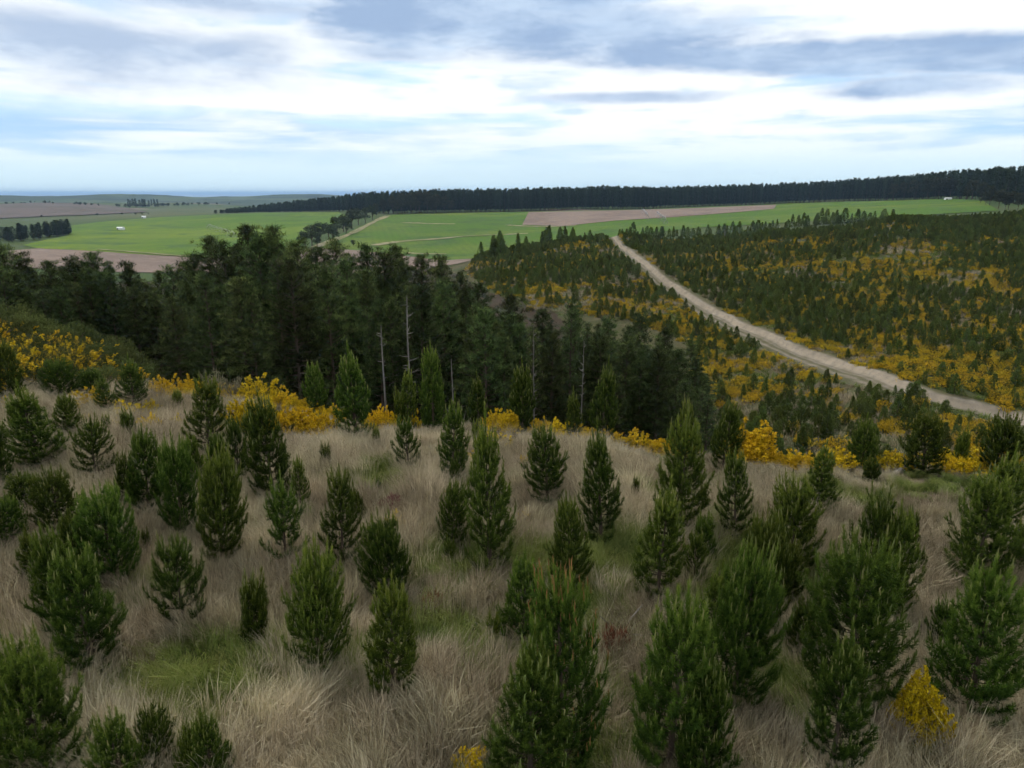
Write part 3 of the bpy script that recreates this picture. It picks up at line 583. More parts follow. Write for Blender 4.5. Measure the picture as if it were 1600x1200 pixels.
M_euc = mat('bronze_eucalypt_foliage', [(0., (.022, .026, .010)), (.6, (.048, .050, .019)), (1., (.085, .078, .033))], rough=.65, var=.22, trans=.12)
BT = [broad_tree(71), broad_tree(72, 13, 5.5), broad_tree(73, 15, 4.4)]
ET = [broad_tree(74, 24, 8, 700, M_euc, leaf=1.3), broad_tree(75, 22, 9, 700, M_euc, leaf=1.3), broad_tree(76, 26, 8, 700, M_euc, leaf=1.3)]

def gorse(seed, Rd=.7, H=.9, n=300, flower=.75, near=True, fm=None):
    r = np.random.default_rng(seed); C = Acc(); Fl = Acc(); T = Acc()
    v = unit(r.normal(size=(n, 3))); v[:, 2] = np.abs(v[:, 2]); az = np.arctan2(v[:, 1], v[:, 0]); lump = 1+.22*np.sin(az*3+seed)+.15*np.sin(az*5+v[:, 2]*6+seed*2)
    q = v*np.array([Rd, Rd, H])*(lump*r.uniform(.62, 1.0, n))[:, None]; q[:, 2] += .02
    for i in range(7): a = r.random()*6.283; tube(T, [(0, 0, -.05), (math.cos(a)*Rd*.3, math.sin(a)*Rd*.3, H*.35), (math.cos(a)*Rd*.62, math.sin(a)*Rd*.62, H*.62)], [.022, .016, .008], 4, r.random())
    d = unit(v*[.7, .7, .8]+[0, 0, .5]+r.normal(0, .25, (n, 3))); sl = (.13 if near else .26)*Rd/.7
    k = 16 if near else 5; w = .006 if near else .022; Pn = np.repeat(q, k, 0)+np.repeat(d, k, 0)*(r.uniform(-.9, .6, (n*k, 1))*sl)
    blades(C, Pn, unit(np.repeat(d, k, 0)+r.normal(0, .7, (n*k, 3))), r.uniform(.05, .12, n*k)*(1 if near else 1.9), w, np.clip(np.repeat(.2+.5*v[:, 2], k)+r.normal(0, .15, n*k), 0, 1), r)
    on = r.random(n) < flower*np.clip(.45+.8*v[:, 2]+.35*np.sin(az*2+seed*3), 0.15, 1)
    qf = q[on]; df = d[on]; k = 22 if near else 6; m = len(qf)*k; Pf = np.repeat(qf, k, 0)+np.repeat(df, k, 0)*(r.uniform(-.4, .75, (m, 1))*sl)+r.normal(0, .016 if near else .03, (m, 3))
    s = .026 if near else .05                                       # each flower a small cupped pair of petals
    for _ in range(2): blades(Fl, Pf, unit(r.normal(size=(m, 3))), s*2.0, s*.75, np.clip(r.normal(.5, .22, m), 0, 1), r)
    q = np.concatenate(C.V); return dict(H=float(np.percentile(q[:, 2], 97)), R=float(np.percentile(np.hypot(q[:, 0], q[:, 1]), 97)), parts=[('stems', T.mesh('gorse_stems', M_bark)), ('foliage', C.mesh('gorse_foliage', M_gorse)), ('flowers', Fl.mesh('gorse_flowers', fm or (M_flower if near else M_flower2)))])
GN_ = [gorse(81), gorse(82, .75, .75, 340, .95), gorse(83, .6, .95, 280, .65), gorse(84, .8, .8, 250, .35), gorse(88, .85, .8, 420, .16, fm=M_flower2), gorse(89, .8, .9, 420, .07, fm=M_flower2), gorse(90, .6, .95, 520, 1.5)]
GF = [gorse(85, .9, .9, 170, .65, False), gorse(86, 1.0, .8, 170, .9, False), gorse(87, .9, 1.0, 170, .35, False)]
def bush(seed, m_, Rd=.9, H=1., n=420, leaf=.09, k=8, nm='shrub'):
    r = np.random.default_rng(seed); C = Acc(); T = Acc()
    for i in range(8): a = r.random()*6.283; tube(T, [(0, 0, -.05), (math.cos(a)*Rd*.3, math.sin(a)*Rd*.3, H*.4), (math.cos(a)*Rd*.6, math.sin(a)*Rd*.6, H*.7)], [.03, .02, .008], 4, r.random())
    v = unit(r.normal(size=(n, 3))); v[:, 2] = np.abs(v[:, 2]); az = np.arctan2(v[:, 1], v[:, 0]); lump = 1+.15*np.sin(az*3+seed)+.13*np.sin(az*4+v[:, 2]*7+seed)
    q = v*np.array([Rd, Rd, H])*(lump*r.uniform(.75, 1.02, n))[:, None]; Pn = np.repeat(q, k, 0)+r.normal(0, leaf*.7, (n*k, 3))
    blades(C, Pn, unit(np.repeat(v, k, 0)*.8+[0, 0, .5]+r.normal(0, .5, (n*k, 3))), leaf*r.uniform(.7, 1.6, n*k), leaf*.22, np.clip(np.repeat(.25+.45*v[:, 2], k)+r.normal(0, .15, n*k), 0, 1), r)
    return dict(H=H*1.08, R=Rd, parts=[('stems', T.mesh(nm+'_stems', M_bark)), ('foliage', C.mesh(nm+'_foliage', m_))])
SH = [bush(91, M_shrub), bush(92, M_shrub, 1.0, .9), bush(93, M_shrub, .8, 1.15)]
RB = [bush(94, M_red, .45, .7, 150, .07, 7, 'red_bush'), bush(95, M_rust, .45, .45, 120, .14, 8, 'rusty_fern')]
def twig_bush(seed, H=1.8):
    r = np.random.default_rng(seed); T = Acc(); C = Acc()
    for i in range(34):
        a = r.random()*6.283; s = r.uniform(.1, .5); l = H*r.uniform(.6, 1.05); e = np.array([math.cos(a)*s*l, math.sin(a)*s*l, l]); tube(T, [(0, 0, 0), e*.5+[0, 0, .05], e], [.018, .012, .004], 4, r.random())
        Pn = e*r.uniform(.45, 1, (30, 1))+r.normal(0, .05, (30, 3)); blades(C, Pn, unit(e+r.normal(0, .8, (30, 3))), r.uniform(.06, .16, 30), .008, r.random(30), r)
    return [('stems', T.mesh('twig_stems', M_pale)), ('foliage', C.mesh('twig_foliage', M_pale))]

# grass tussocks: blades that lean with the wind (towards +X)
def tussock(seed, n, h, rad, m_, w=.0035, lean=.55, base_tone=.5, seedhead=.3):
    r = np.random.default_rng(seed); V = []; F = []; T = []
    a = r.random(n)*6.283; q = rad*np.sqrt(r.random(n)); P0 = np.stack([q*np.cos(a), q*np.sin(a), np.full(n, -.03)], 1); hh = h*r.uniform(.45, 1.1, n)
    out = np.stack([np.cos(a), np.sin(a), 0*a], 1)*r.uniform(.05, .4, (n, 1))+np.array([lean, 0, 0])*r.uniform(.3, 1.3, (n, 1))+r.normal(0, .12, (n, 3))*[1, 1, 0]
    p1 = P0+out*hh[:, None]*.22+np.stack([0*hh, 0*hh, hh*.55], 1); p2 = P0+out*hh[:, None]*.85+np.stack([0*hh, 0*hh, hh*r.uniform(.75, 1.0, n)], 1)
    sd = unit(np.cross(p2-P0, r.normal(size=(n, 3)))); ww = w*r.uniform(.7, 1.4, n)[:, None]
    V = np.stack([P0-sd*ww, P0+sd*ww, p1-sd*ww*.9, p1+sd*ww*.9, p2], 1).reshape(-1, 3); k = np.arange(n)[:, None]*5
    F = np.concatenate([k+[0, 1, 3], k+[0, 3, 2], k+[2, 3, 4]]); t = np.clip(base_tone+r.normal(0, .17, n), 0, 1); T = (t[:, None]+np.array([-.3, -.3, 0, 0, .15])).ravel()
    return mesh_np('tussock', V, F, m_, np.clip(T, 0, 1))
def cluster(seed, parts, name, m_, n=6, rad=.62, shift=0.):
    r = np.random.default_rng(seed); V = []; F = []; T = []; k = 0
    for i in range(n):
        q = parts[r.integers(0, len(parts))]; v = np.empty(len(q.vertices)*3, np.float32); q.vertices.foreach_get('co', v); v = v.reshape(-1, 3).astype(float); f = np.empty(len(q.loops), np.int32); q.loops.foreach_get('vertex_index', f); t = np.empty(len(v), np.float32); q.attributes['tone'].data.foreach_get('value', t)
        a = r.normal(0, 1.0); c, s = math.cos(a), math.sin(a); v = v@np.array([[c, s, 0], [-s, c, 0], [0, 0, 1]])*r.uniform(.7, 1.25); b = r.random()*6.28; d = rad*math.sqrt((i+.5)/n)*r.uniform(.7, 1.1); v = v+[math.cos(b)*d, math.sin(b)*d, 0]
        V.append(v); F.append(f.reshape(-1, 3)+k); T.append(np.clip(t+shift+r.normal(0, .15), 0, 1)); k += len(v)
    return mesh_np(name, np.concatenate(V), np.concatenate(F), m_, np.concatenate(T))
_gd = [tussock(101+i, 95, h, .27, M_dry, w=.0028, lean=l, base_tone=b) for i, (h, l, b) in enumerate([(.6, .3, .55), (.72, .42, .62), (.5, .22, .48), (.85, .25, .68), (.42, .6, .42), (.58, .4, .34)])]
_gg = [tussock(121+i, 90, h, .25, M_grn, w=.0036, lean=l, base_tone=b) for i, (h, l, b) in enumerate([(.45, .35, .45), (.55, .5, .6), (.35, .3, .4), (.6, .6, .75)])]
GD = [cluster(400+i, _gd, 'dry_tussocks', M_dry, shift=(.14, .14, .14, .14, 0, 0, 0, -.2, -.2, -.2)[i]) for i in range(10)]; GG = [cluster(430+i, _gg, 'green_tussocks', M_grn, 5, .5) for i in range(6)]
GH = [tussock(141+i, 40, .7, .6, m_, w=.016, lean=.4, base_tone=.45) for i, m_ in enumerate((M_dry, M_dry, M_grn))]

# ------------------------------------------------------------------ things in the middle and far distance
rnd = random.Random(5)
def top_h(x, y, z0, px, py):
    d = ray(px, py); h = math.hypot(d[0], d[1]); return CAM_H+math.hypot(x, y)*d[2]/h-z0
def at(px, py, r):
    d = ray(px, py); h = math.hypot(d[0], d[1]); x, y = r*d[0]/h, r*d[1]/h; return np.array([x, y, float(zg(x, y)[0])])
def visible(x, y, z):
    t = np.linspace(.03, .985, 90); return bool((CAM_H+(z-CAM_H)*t > zg(x*t, y*t)).all())

# valley stand of tall pines: skyline of the stand as (column, top)
SKY = np.array([(-300, 395), (0, 388), (30, 400), (75, 412), (110, 407), (145, 398), (200, 414), (262, 418), (300, 400), (328, 374), (350, 384), (385, 357), (405, 372), (428, 360), (465, 382), (490, 392), (525, 380), (548, 402), (572, 388),
                (600, 398), (620, 388), (660, 402), (690, 405), (720, 428), (745, 447), (800, 466), (850, 486), (900, 482), (950, 500), (1000, 492), (1040, 512), (1080, 534), (1108, 560), (1125, 610)], float)
sky_at = lambda px: float(np.interp(px, SKY[:, 0], SKY[:, 1]))
def pine_at(px, top, r, proto, label, group='mature pines in the valley stand', wide=1.):
    p = at(px, top, r); h = top_h(p[0], p[1], p[2], px, top)
    if h < 4: return
    s = h/proto['H']; w = max(s, .62)*wide*rnd.uniform(.9, 1.15)
    place('mature_pine', proto['parts'], p, rnd.random()*6.28, (w, w, s), label, 'pine tree', group)
SPOTS = [(0, 'behind the gorse knoll near the left edge'), (90, 'behind the top of the gorse knoll'), (190, 'behind the right slope of the gorse knoll'), (270, 'at the foot of the gorse knoll'), (330, 'behind the pale bare twigs and the gorse band'),
         (400, 'behind the tallest pair'), (470, 'between the tallest pair and the open lip pine'), (540, 'behind the double-leader lip pine'), (600, 'around the straight bare trunk'), (660, 'right of the branching dead pine'), (720, 'above the clean spire-shaped lip pine'),
         (790, 'on the falling end, above the low paler pine'), (860, 'above the slim lip pines right of centre'), (930, 'behind the tall tower-shaped lip pine'), (1000, 'on the low end above the long lip gorse'), (1060, 'at the low right end by hillside gorse'), (9999, '')]
def zone(px, r):
    s = 'outside the picture on the left'
    for (a, t), (b, _) in zip(SPOTS, SPOTS[1:]):
        if a <= px < b: s = t
    return 'dark mature pine, %s valley stand, %s' % ('front of' if r < (100 if px < 300 else 82 if px < 740 else 74) else 'rear of', s)
named = {385: 'tallest dark pine of the valley stand, rounded top, left of its tall neighbour', 428: 'second tallest pine of the valley stand, ragged flat top against green field', 328: 'tall full-crowned pine rising at the left shoulder of the tallest pair',
         145: 'broad round-topped pine standing out of the left end of the valley stand', 525: 'dark narrow-topped pine rising against the tilled field right of the tallest pair', 620: 'pine with ragged double top just above the grey dead snag'}
for px, top in SKY[1:-2]:
    px = int(px); r = rnd.uniform(98, 112) if px < 300 else rnd.uniform(80, 96) if px < 740 else rnd.uniform(70, 84)
    pine_at(px, top, r, MP[rnd.randrange(6)], named.get(px, zone(px, r)), None if px in named else 'mature pines in the valley stand', 1.1)
px = -290.
while px < 1112:                                                    # rows behind and in front of the skyline trees
    s = sky_at(px); left = px < 300
    for k in range(4):
        x = px+rnd.uniform(-14, 14); s = sky_at(x); lo, hi = (96, 135) if x < 300 else (72, 125) if x < 740 else (62, 95)
        r = rnd.uniform(lo, hi) if k else rnd.uniform(lo-(4 if left else 9), lo)
        d = rnd.uniform(12, 50) if k > 2 else rnd.uniform(35, 95)
        if x > 740: d *= .75
        if x < 300: d *= .6
        pine_at(x, s+d, r, MP[rnd.randrange(7)], zone(x, r))
    px += 38 if px < 0 else 26
pine_at(892, 470, 66, MP[6], 'paler grey-green pine with level sparse branches amid the dark stand', None, .9)
pine_at(778, 556, 58, MP[3], 'low paler green pine standing out before the dark stand, above the plateau gorse', None, .9)
pine_at(268, 468, 84, MP[1], 'broad pine at the foot of the gorse knoll, front of the valley stand', None, 1.2)
def snag(px, py_top, r, seed, nb, L, label, lo=.3, thin=.85):
    p = at(px, py_top, r); h = top_h(p[0], p[1], p[2], px, py_top); place('dead_tree', dead_tree(seed, h, nb, L, lo), p, rnd.random()*6, (thin, thin, 1), label, 'dead tree')
snag(636, 462, 56, 201, 40, 1.7, 'pale grey dead pine with bare side branches before the dark stand')
snag(596, 508, 56, 202, 14, .9, 'straight bare grey trunk left of the branching dead pine', .6)
snag(835, 510, 54, 203, 26, 1.1, 'thin dead pine with fine grey twigs, middle of the low stand', thin=.38)
snag(912, 530, 52, 204, 34, 1.6, 'slender dead pine with drooping grey branches right of the thin one', thin=.38)
snag(706, 560, 54, 205, 10, .7, 'short broken grey trunk behind the plateau gorse', .5, thin=.7)

# ------------------------------------------------------------------ hillside: young pines and gorse
HILL = [(725, 425), (745, 404), (850, 380), (905, 372), (960, 366), (1100, 364), (1300, 350), (1450, 336), (1560, 328), (1980, 318), (1980, 760), (1100, 760), (1085, 640), (1080, 540), (1000, 505), (900, 492), (830, 485), (770, 455)]
def scatter(step, seed):
    r = np.random.default_rng(seed); gx, gy = np.meshgrid(np.arange(-60, 300, step), np.arange(38, 340, step)); x = gx.ravel()+r.uniform(-.48, .48, gx.size)*step; y = gy.ravel()+r.uniform(-.48, .48, gx.size)*step
    rr = np.hypot(x, y); k = (rr > 47) & (rr < 336) & (np.arctan2(x, y) < R(49)); x, y = x[k], y[k]; z = zg(x, y); px, py = pix(x, y, z); k = inpoly(px, py, HILL); x, y, z, px, py = x[k], y[k], z[k], px[k], py[k]
    d, sd = road_dist(x, y); return x, y, z, px, py, d, sd, r
def along(px, d, below):
    w = 'by its top bend' if px < 1090 else 'at its upper middle' if px < 1210 else 'at its middle' if px < 1330 else 'at its lower middle' if px < 1460 else 'near the right edge'
    return '%s the dirt track %s' % (('close ' if d < 9 else 'a little ' if d < 18 else 'well ')+('below' if below else 'above'), w)
x, y, z, px, py, d, sd, r_ = scatter(1.75, 301)
patchn = fbm(x, y, 26, 41, 3); fine = vnoise(x, y, 7, 42)
dens = np.interp(py, [330, 420, 480, 560, 640, 720], [1., .95, .82, .64, .62, .62])
dens = np.where((px < 1060) & (py < 510), .85, dens)
dens = dens*np.clip(1.25-1.3*np.clip(patchn-.42, 0, 1)/.3*np.interp(py, [340, 450, 600], [.5, .9, 1.0]), .15, 1)*(.72+.5*fine)
dens[(sd > 0) & (d < 3.8)] = 0; dens[d < 2.9] = 0; dens[(d < 4.5)] *= .5; dens[(px > 1440) & (d < 9) & (sd < 0)] = 0
k = r_.random(len(x)) < dens; x, y, z, px, py = x[k], y[k], z[k], px[k], py[k]
sz = r_.uniform(.45, .92, len(x))*np.interp(np.hypot(x, y), [70, 200, 330], [1.0, 1.05, 1.0]); var = r_.integers(0, 5, len(x)); rot = r_.random(len(x))*6.28; wid = r_.uniform(.8, 1.15, len(x))
rr = np.hypot(x, y); order = np.argsort(-sz/rr); solo = []
for i in order:
    if len(solo) >= 185: break
    if px[i] < 0 or px[i] > 1600 or (px[i] < 1115 and py[i] > 500): continue
    if visible(x[i], y[i], z[i]+1.2): solo.append(i)
for i in solo:
    pr = HP[var[i]]; below = road_dist(np.array([x[i]]), np.array([y[i]]))[1][0] < 0
    lb = 'small dark young pine %s' % along(px[i], road_dist(np.array([x[i]]), np.array([y[i]]))[0][0], below)
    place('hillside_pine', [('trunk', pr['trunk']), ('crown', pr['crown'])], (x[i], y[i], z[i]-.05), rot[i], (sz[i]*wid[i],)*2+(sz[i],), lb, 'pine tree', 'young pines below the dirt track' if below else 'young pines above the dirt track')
rest = np.setdiff1d(np.arange(len(x)), solo)
def scatter_nodes(name, pts, rots, scls, ids, meshes, label, cat):
    """one stuff object: points that carry a turn, a size and a choice of plant"""
    me = bpy.data.meshes.new(name); me.vertices.add(len(pts)); me.vertices.foreach_set('co', np.asarray(pts, np.float32).ravel())
    a = me.attributes.new('rot', 'FLOAT_VECTOR', 'POINT'); a.data.foreach_set('vector', np.asarray(rots, np.float32).ravel())
    a = me.attributes.new('scl', 'FLOAT_VECTOR', 'POINT'); a.data.foreach_set('vector', np.asarray(scls, np.float32).ravel())
    a = me.attributes.new('vid', 'INT', 'POINT'); a.data.foreach_set('value', np.asarray(ids, np.int32))
    o = obj(name, me); tag(o, label, cat, kind='stuff')
    c = bpy.data.collections.new(name+'_plants')
    for i, ms in enumerate(meshes):
        if not isinstance(ms, (list, tuple)): ms = [ms]
        if len(ms) == 1: m1 = ms[0]
        else:
            V = []; F = []; T = []; n = 0; MI = []; mats = []
            for j, q in enumerate(ms):
                v = np.empty(len(q.vertices)*3, np.float32); q.vertices.foreach_get('co', v); f = np.empty(len(q.loops), np.int32); q.loops.foreach_get('vertex_index', f); t = np.empty(len(q.vertices), np.float32); q.attributes['tone'].data.foreach_get('value', t)
                V.append(v.reshape(-1, 3)); F.append(f.reshape(-1, 3)+n); T.append(t); MI += [j]*(len(f)//3); n += len(V[-1]); mats.append(q.materials[0])
            m1 = mesh_np('%s_plant' % name, np.concatenate(V), np.concatenate(F), mats, np.concatenate(T)); m1.polygons.foreach_set('material_index', np.array(MI, np.int32))
        c.objects.link(bpy.data.objects.new('%s_%02d' % (name, i), m1))
    g = bpy.data.node_groups.new(name, 'GeometryNodeTree'); g.interface.new_socket('Geometry', in_out='INPUT', socket_type='NodeSocketGeometry'); g.interface.new_socket('Geometry', in_out='OUTPUT', socket_type='NodeSocketGeometry')
    N = g.nodes; L = g.links; gi = N.new('NodeGroupInput'); go = N.new('NodeGroupOutput'); ip = N.new('GeometryNodeInstanceOnPoints'); ci = N.new('GeometryNodeCollectionInfo')
    ci.inputs['Collection'].default_value = c; ci.inputs['Separate Children'].default_value = True; ci.inputs['Reset Children'].default_value = True
    def na(nm, dt):
        q = N.new('GeometryNodeInputNamedAttribute'); q.data_type = dt; q.inputs['Name'].default_value = nm; return q.outputs['Attribute']
    ip.inputs['Pick Instance'].default_value = True
    L.new(gi.outputs[0], ip.inputs['Points']); L.new(ci.outputs[0], ip.inputs['Instance']); L.new(na('vid', 'INT'), ip.inputs['Instance Index'])
    e2r = N.new('FunctionNodeEulerToRotation'); L.new(na('rot', 'FLOAT_VECTOR'), e2r.inputs[0]); L.new(e2r.outputs[0], ip.inputs['Rotation']); L.new(na('scl', 'FLOAT_VECTOR'), ip.inputs['Scale']); L.new(ip.outputs[0], go.inputs[0])
    md = o.modifiers.new('scatter', 'NODES'); md.node_group = g; return o
def turns(n, r, tilt=.05): return np.stack([r.normal(0, tilt, n), r.normal(0, tilt, n), r.random(n)*6.283], 1)
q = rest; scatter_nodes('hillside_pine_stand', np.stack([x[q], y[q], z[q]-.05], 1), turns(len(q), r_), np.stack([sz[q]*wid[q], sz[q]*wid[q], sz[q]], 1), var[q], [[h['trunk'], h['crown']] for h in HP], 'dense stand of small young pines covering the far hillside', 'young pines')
# gorse
x, y, z, px, py, d, sd, r_ = scatter(1.25, 302)
patchn = fbm(x, y, 26, 41, 3); g2 = fbm(x, y, 8, 43, 4)
dens = np.clip((patchn-.40)/.16, 0, 1)*np.clip((g2-.34)/.2, 0, 1)*np.interp(py, [330, 400, 460, 560, 640, 720], [.3, .6, .85, 1., 1., 1.])
dens = np.maximum(dens, np.clip((g2-.43)/.10, 0, 1)*np.interp(py, [340, 400, 480, 560, 640], [.12, .38, .6, .92, 1.]))
dens = np.where((px < 1060) & (py < 510), dens*.55, dens)
dens[(sd > 0) & (d < 3.6)] = 0; dens[d < 2.9] = 0
# bare grassy bench below the track
dens[inpoly(px, py, [(1270, 570), (1330, 590), (1400, 612), (1420, 625), (1330, 640), (1290, 620)])] *= .1
k = r_.random(len(x)) < dens; x, y, z, px, py = x[k], y[k], z[k], px[k], py[k]
sz = r_.uniform(.5, 1.05, len(x)); var = r_.integers(0, 3, len(x)); rot = r_.random(len(x))*6.28; rr = np.hypot(x, y); solo = []
for i in np.argsort(-sz/rr):
    if len(solo) >= 170: break
    if px[i] < 0 or px[i] > 1600 or (px[i] < 1115 and py[i] > 500): continue
    if visible(x[i], y[i], z[i]+.8): solo.append(i)
for i in solo:
    below = road_dist(np.array([x[i]]), np.array([y[i]]))[1][0] < 0
    place('gorse_bush', GF[var[i]]['parts'], (x[i], y[i], z[i]-.05), rot[i], (sz[i],)*3, 'yellow-flowering gorse bush %s' % along(px[i], road_dist(np.array([x[i]]), np.array([y[i]]))[0][0], below), 'gorse bush', 'gorse %s the dirt track' % ('below' if below else 'above'))
q = np.setdiff1d(np.arange(len(x)), solo)
scatter_nodes('gorse_thicket', np.stack([x[q], y[q], z[q]-.05], 1), turns(len(q), r_), np.stack([sz[q]]*3, 1), var[q], [[m for _, m in g['parts']] for g in GF], 'mass of yellow-flowering gorse spread over the far hillside', 'gorse')
# rough grass on the hillside
x, y, z, px, py, d, sd, r_ = scatter(1.3, 303)
k = (d > 1.7) & (np.hypot(x, y) < 260) & ((sd < 0) | (d > 2.9)); x, y, z = x[k], y[k], z[k]; n = len(x)
vid = np.where(fbm(x, y, 14, 51) > .52, 2, r_.integers(0, 2, n)); sc = r_.uniform(.7, 1.3, n)
scatter_nodes('hillside_grass', np.stack([x, y, z], 1), turns(n, r_), np.stack([sc]*3, 1), vid, GH, 'rough tawny and green grass between the hillside pines', 'grass')

# edge trees along the top of the hillside
for i, bx in enumerate(np.arange(985, 1395, 7.5)):
    bx = bx+rnd.uniform(-4, 4); by = np.interp(bx, [980, 1150, 1250, 1400], [371, 369, 355, 347]); p = hit(bx, by+rnd.uniform(-2, 1), 150); hgt = rnd.uniform(4.2, 8.0)*np.interp(bx, [980, 1230, 1260, 1320, 1400], [.8, 1.0, 1.25, 1.2, .55]); s = hgt/3.
    pr = HP[rnd.randrange(5)]; place('edge_pine', [('trunk', pr['trunk']), ('crown', pr['crown'])], p, rnd.random()*6, (s*.9, s*.9, s), 'taller dark pine in the row along the hilltop before the green field', 'pine tree', 'pines in the hilltop row')
for i in range(26):
    bx = rnd.uniform(738, 960); by = np.interp(bx, [738, 850, 960], [410, 384, 370]); p = hit(bx, by+rnd.uniform(-3, 3), 120); s = rnd.uniform(5, 8.6)*np.interp(bx, [740, 800, 960], [1.1, 1.1, .75])/3.; pr = HP[rnd.randrange(5)]
    place('edge_pine', [('trunk', pr['trunk']), ('crown', pr['crown'])], p, rnd.random()*6, (s*.8, s*.8, s), 'dark pine at the brow of the slope left of the track crest', 'pine tree', 'pines on the left brow of the slope')
snag2 = hit(1131, 378, 150); place('dead_tree', dead_tree(206, 6.5, 14, 1.2, .4), snag2, 0, (1, 1, 1), 'small bleached dead tree on the hilltop among young pines', 'dead tree')

# far plantation behind the fields
EDGE = [(300, 336), (350, 334), (420, 331.5), (528, 331), (600, 334), (700, 332), (826, 330), (1000, 327), (1215, 318), (1350, 314), (1480, 310.5), (1535, 313), (1600, 321), (1750, 319), (1900, 316)]
EAZ = []; ER = []
for a, b in EDGE: p = hit(a, b, 550, 1500); EAZ.append(math.atan2(p[0], p[1])); ER.append(math.hypot(p[0], p[1]))
FSK = np.array([(300, 332), (350, 327), (420, 318), (500, 309), (560, 302), (600, 299), (700, 295), (900, 292), (960, 289), (1000, 291), (1100, 290), (1200, 286), (1300, 281), (1400, 274), (1500, 265), (1600, 258), (1900, 250)], float)
pts = []; r_ = np.random.default_rng(77)
for depth, step in ((0, 5.), (5, 5.5), (11, 6), (18, 6.5), (26, 8), (38, 9), (55, 10), (80, 11), (110, 11), (140, 12), (180, 12), (220, 13), (260, 13), (310, 14), (360, 14), (420, 14)):
    a = EAZ[0]
    while a < EAZ[-1]:
        rr = np.interp(a, EAZ, ER)+depth+r_.uniform(-.35, .35)*step; xx, yy = rr*math.sin(a), rr*math.cos(a); pts.append((xx, yy, depth)); a += step*r_.uniform(.75, 1.25)/rr
pts = np.array(pts); fz = zg(pts[:, 0], pts[:, 1]); bx, by = pix(pts[:, 0], pts[:, 1], fz)
fr = np.hypot(pts[:, 0], pts[:, 1]); hs = np.full(len(pts), 27.)*r_.uniform(.84, 1.06, len(pts))
skp = np.interp(bx, FSK[:, 0], FSK[:, 1])+r_.uniform(-.5, 4.5, len(pts))
u_ = (600-skp)/FOC; xx_ = (bx-800)/FOC; hy = np.hypot(xx_, math.cos(PITCH)+u_*math.sin(PITCH)); zt = CAM_H+fr*(-math.sin(PITCH)+u_*math.cos(PITCH))/hy
hs = np.minimum(hs, zt-fz); k = hs > 5; pts, fz, hs, bx, fr = pts[k], fz[k], hs[k], bx[k], fr[k]
front = np.nonzero((pts[:, 2] == 0) & (bx > 0) & (bx < 1600))[0]; front = front[:260]; vid = r_.integers(0, 4, len(pts))
for i in front:
    pr = FC[vid[i]]; s = hs[i]/pr['H']; place('plantation_conifer', pr['parts'], (pts[i, 0], pts[i, 1], fz[i]), rnd.random()*6, (max(s, .7), max(s, .7), s), 'dark conifer in the front rank of the far plantation, behind %s' % ('the left green field' if bx[i] < 590 else 'the middle green field' if bx[i] < 826 else 'the upper tilled field' if bx[i] < 1020 else 'the irrigators' if bx[i] < 1215 else 'the upper green field' if bx[i] < 1400 else 'the rounded bronze trees'), 'conifer', 'front rank of the far plantation')
q = np.setdiff1d(np.arange(len(pts)), front); s = hs[q]/np.array([f['H'] for f in FC])[vid[q]]; sw = np.maximum(s, .75)
scatter_nodes('plantation_forest', np.stack([pts[q, 0], pts[q, 1], fz[q]], 1), turns(len(q), r_, .02), np.stack([sw, sw, s], 1), vid[q], [[m for _, m in f['parts']] for f in FC], 'dark conifer plantation along the skyline behind the fields', 'forest')

def far_tree(name, protos, px, by, top, label, cat, group, rmin=350, wide=1., rmax=9000):
    p = hit(px, by, rmin, rmax); h = top_h(p[0], p[1], p[2], px, top); pr = protos[rnd.randrange(len(protos))]; s = max(h, 2.)/pr['H']; place(name, pr['parts'], p, rnd.random()*6, (s*wide, s*wide, s), label, cat, group)
for px, by, top in ((478, 389, 358), (488, 385, 352), (500, 380, 348), (514, 373, 346), (526, 368, 338), (537, 362, 333), (550, 358, 328), (560, 352, 325), (571, 349, 324), (582, 344, 322), (520, 378, 352), (541, 366, 340), (496, 388, 362)):
    far_tree('broadleaf_tree', BT, px, by, top, 'grey-green broadleaf tree in the gully between the two green fields', 'tree', 'broadleaf trees in the gully between fields', wide=1.2)
far_tree('broadleaf_tree', BT, 552, 386, 375, 'single small round tree on the lower green field near the farm track', 'tree', None, wide=1.3)
for px, by, top in ((588, 338, 318), (600, 335, 311), (614, 334, 306), (628, 334, 303), (642, 333, 301), (655, 333, 299), (668, 333, 300), (682, 333, 303), (695, 332, 306), (705, 332, 312), (621, 335, 312), (650, 334, 309), (675, 334, 311)):
    far_tree('eucalypt_tree', ET, px, by+.6, top, 'olive broad-crowned tree before the plantation above the middle green field', 'tree', 'broad-crowned trees above the middle field', 500, 1.0)
for px, by, top in ((1395, 314, 288), (1412, 313, 284), (1430, 312.5, 281), (1448, 312, 279), (1466, 311.5, 277), (1484, 311, 277), (1502, 311, 279), (1518, 313, 282), (1532, 318, 286), (1546, 322, 291), (1560, 326, 296), (1575, 328, 299), (1590, 329, 302), (1606, 329, 303), (1440, 312, 287), (1475, 311, 286), (1510, 313, 290), (1540, 321, 300), (1570, 328, 306), (1630, 329, 303), (1660, 329, 304)):
    far_tree('eucalypt_tree', ET, px, by, top, 'bronze-green rounded tree in the belt at the head of the upper green field', 'tree', 'rounded trees at the upper field', 430, 1.15)
for i in range(84):
    px = rnd.uniform(-60, 108) if i > 3 else (108, 100, 90, 60)[i]; by = np.interp(px, [-60, 30, 60, 108], [379, 378, 374, 366])+rnd.uniform(-4, 1); top = np.interp(px, [-60, 20, 25, 50, 100, 110], [354, 354, 348, 347, 343, 342])+rnd.uniform(0, 7)
    far_tree('shelter_conifer', FC, px, by, top, 'dark conifer in the shelter clump left of the bright green field', 'conifer', 'conifers of the left shelter clump', 350, 1.9)
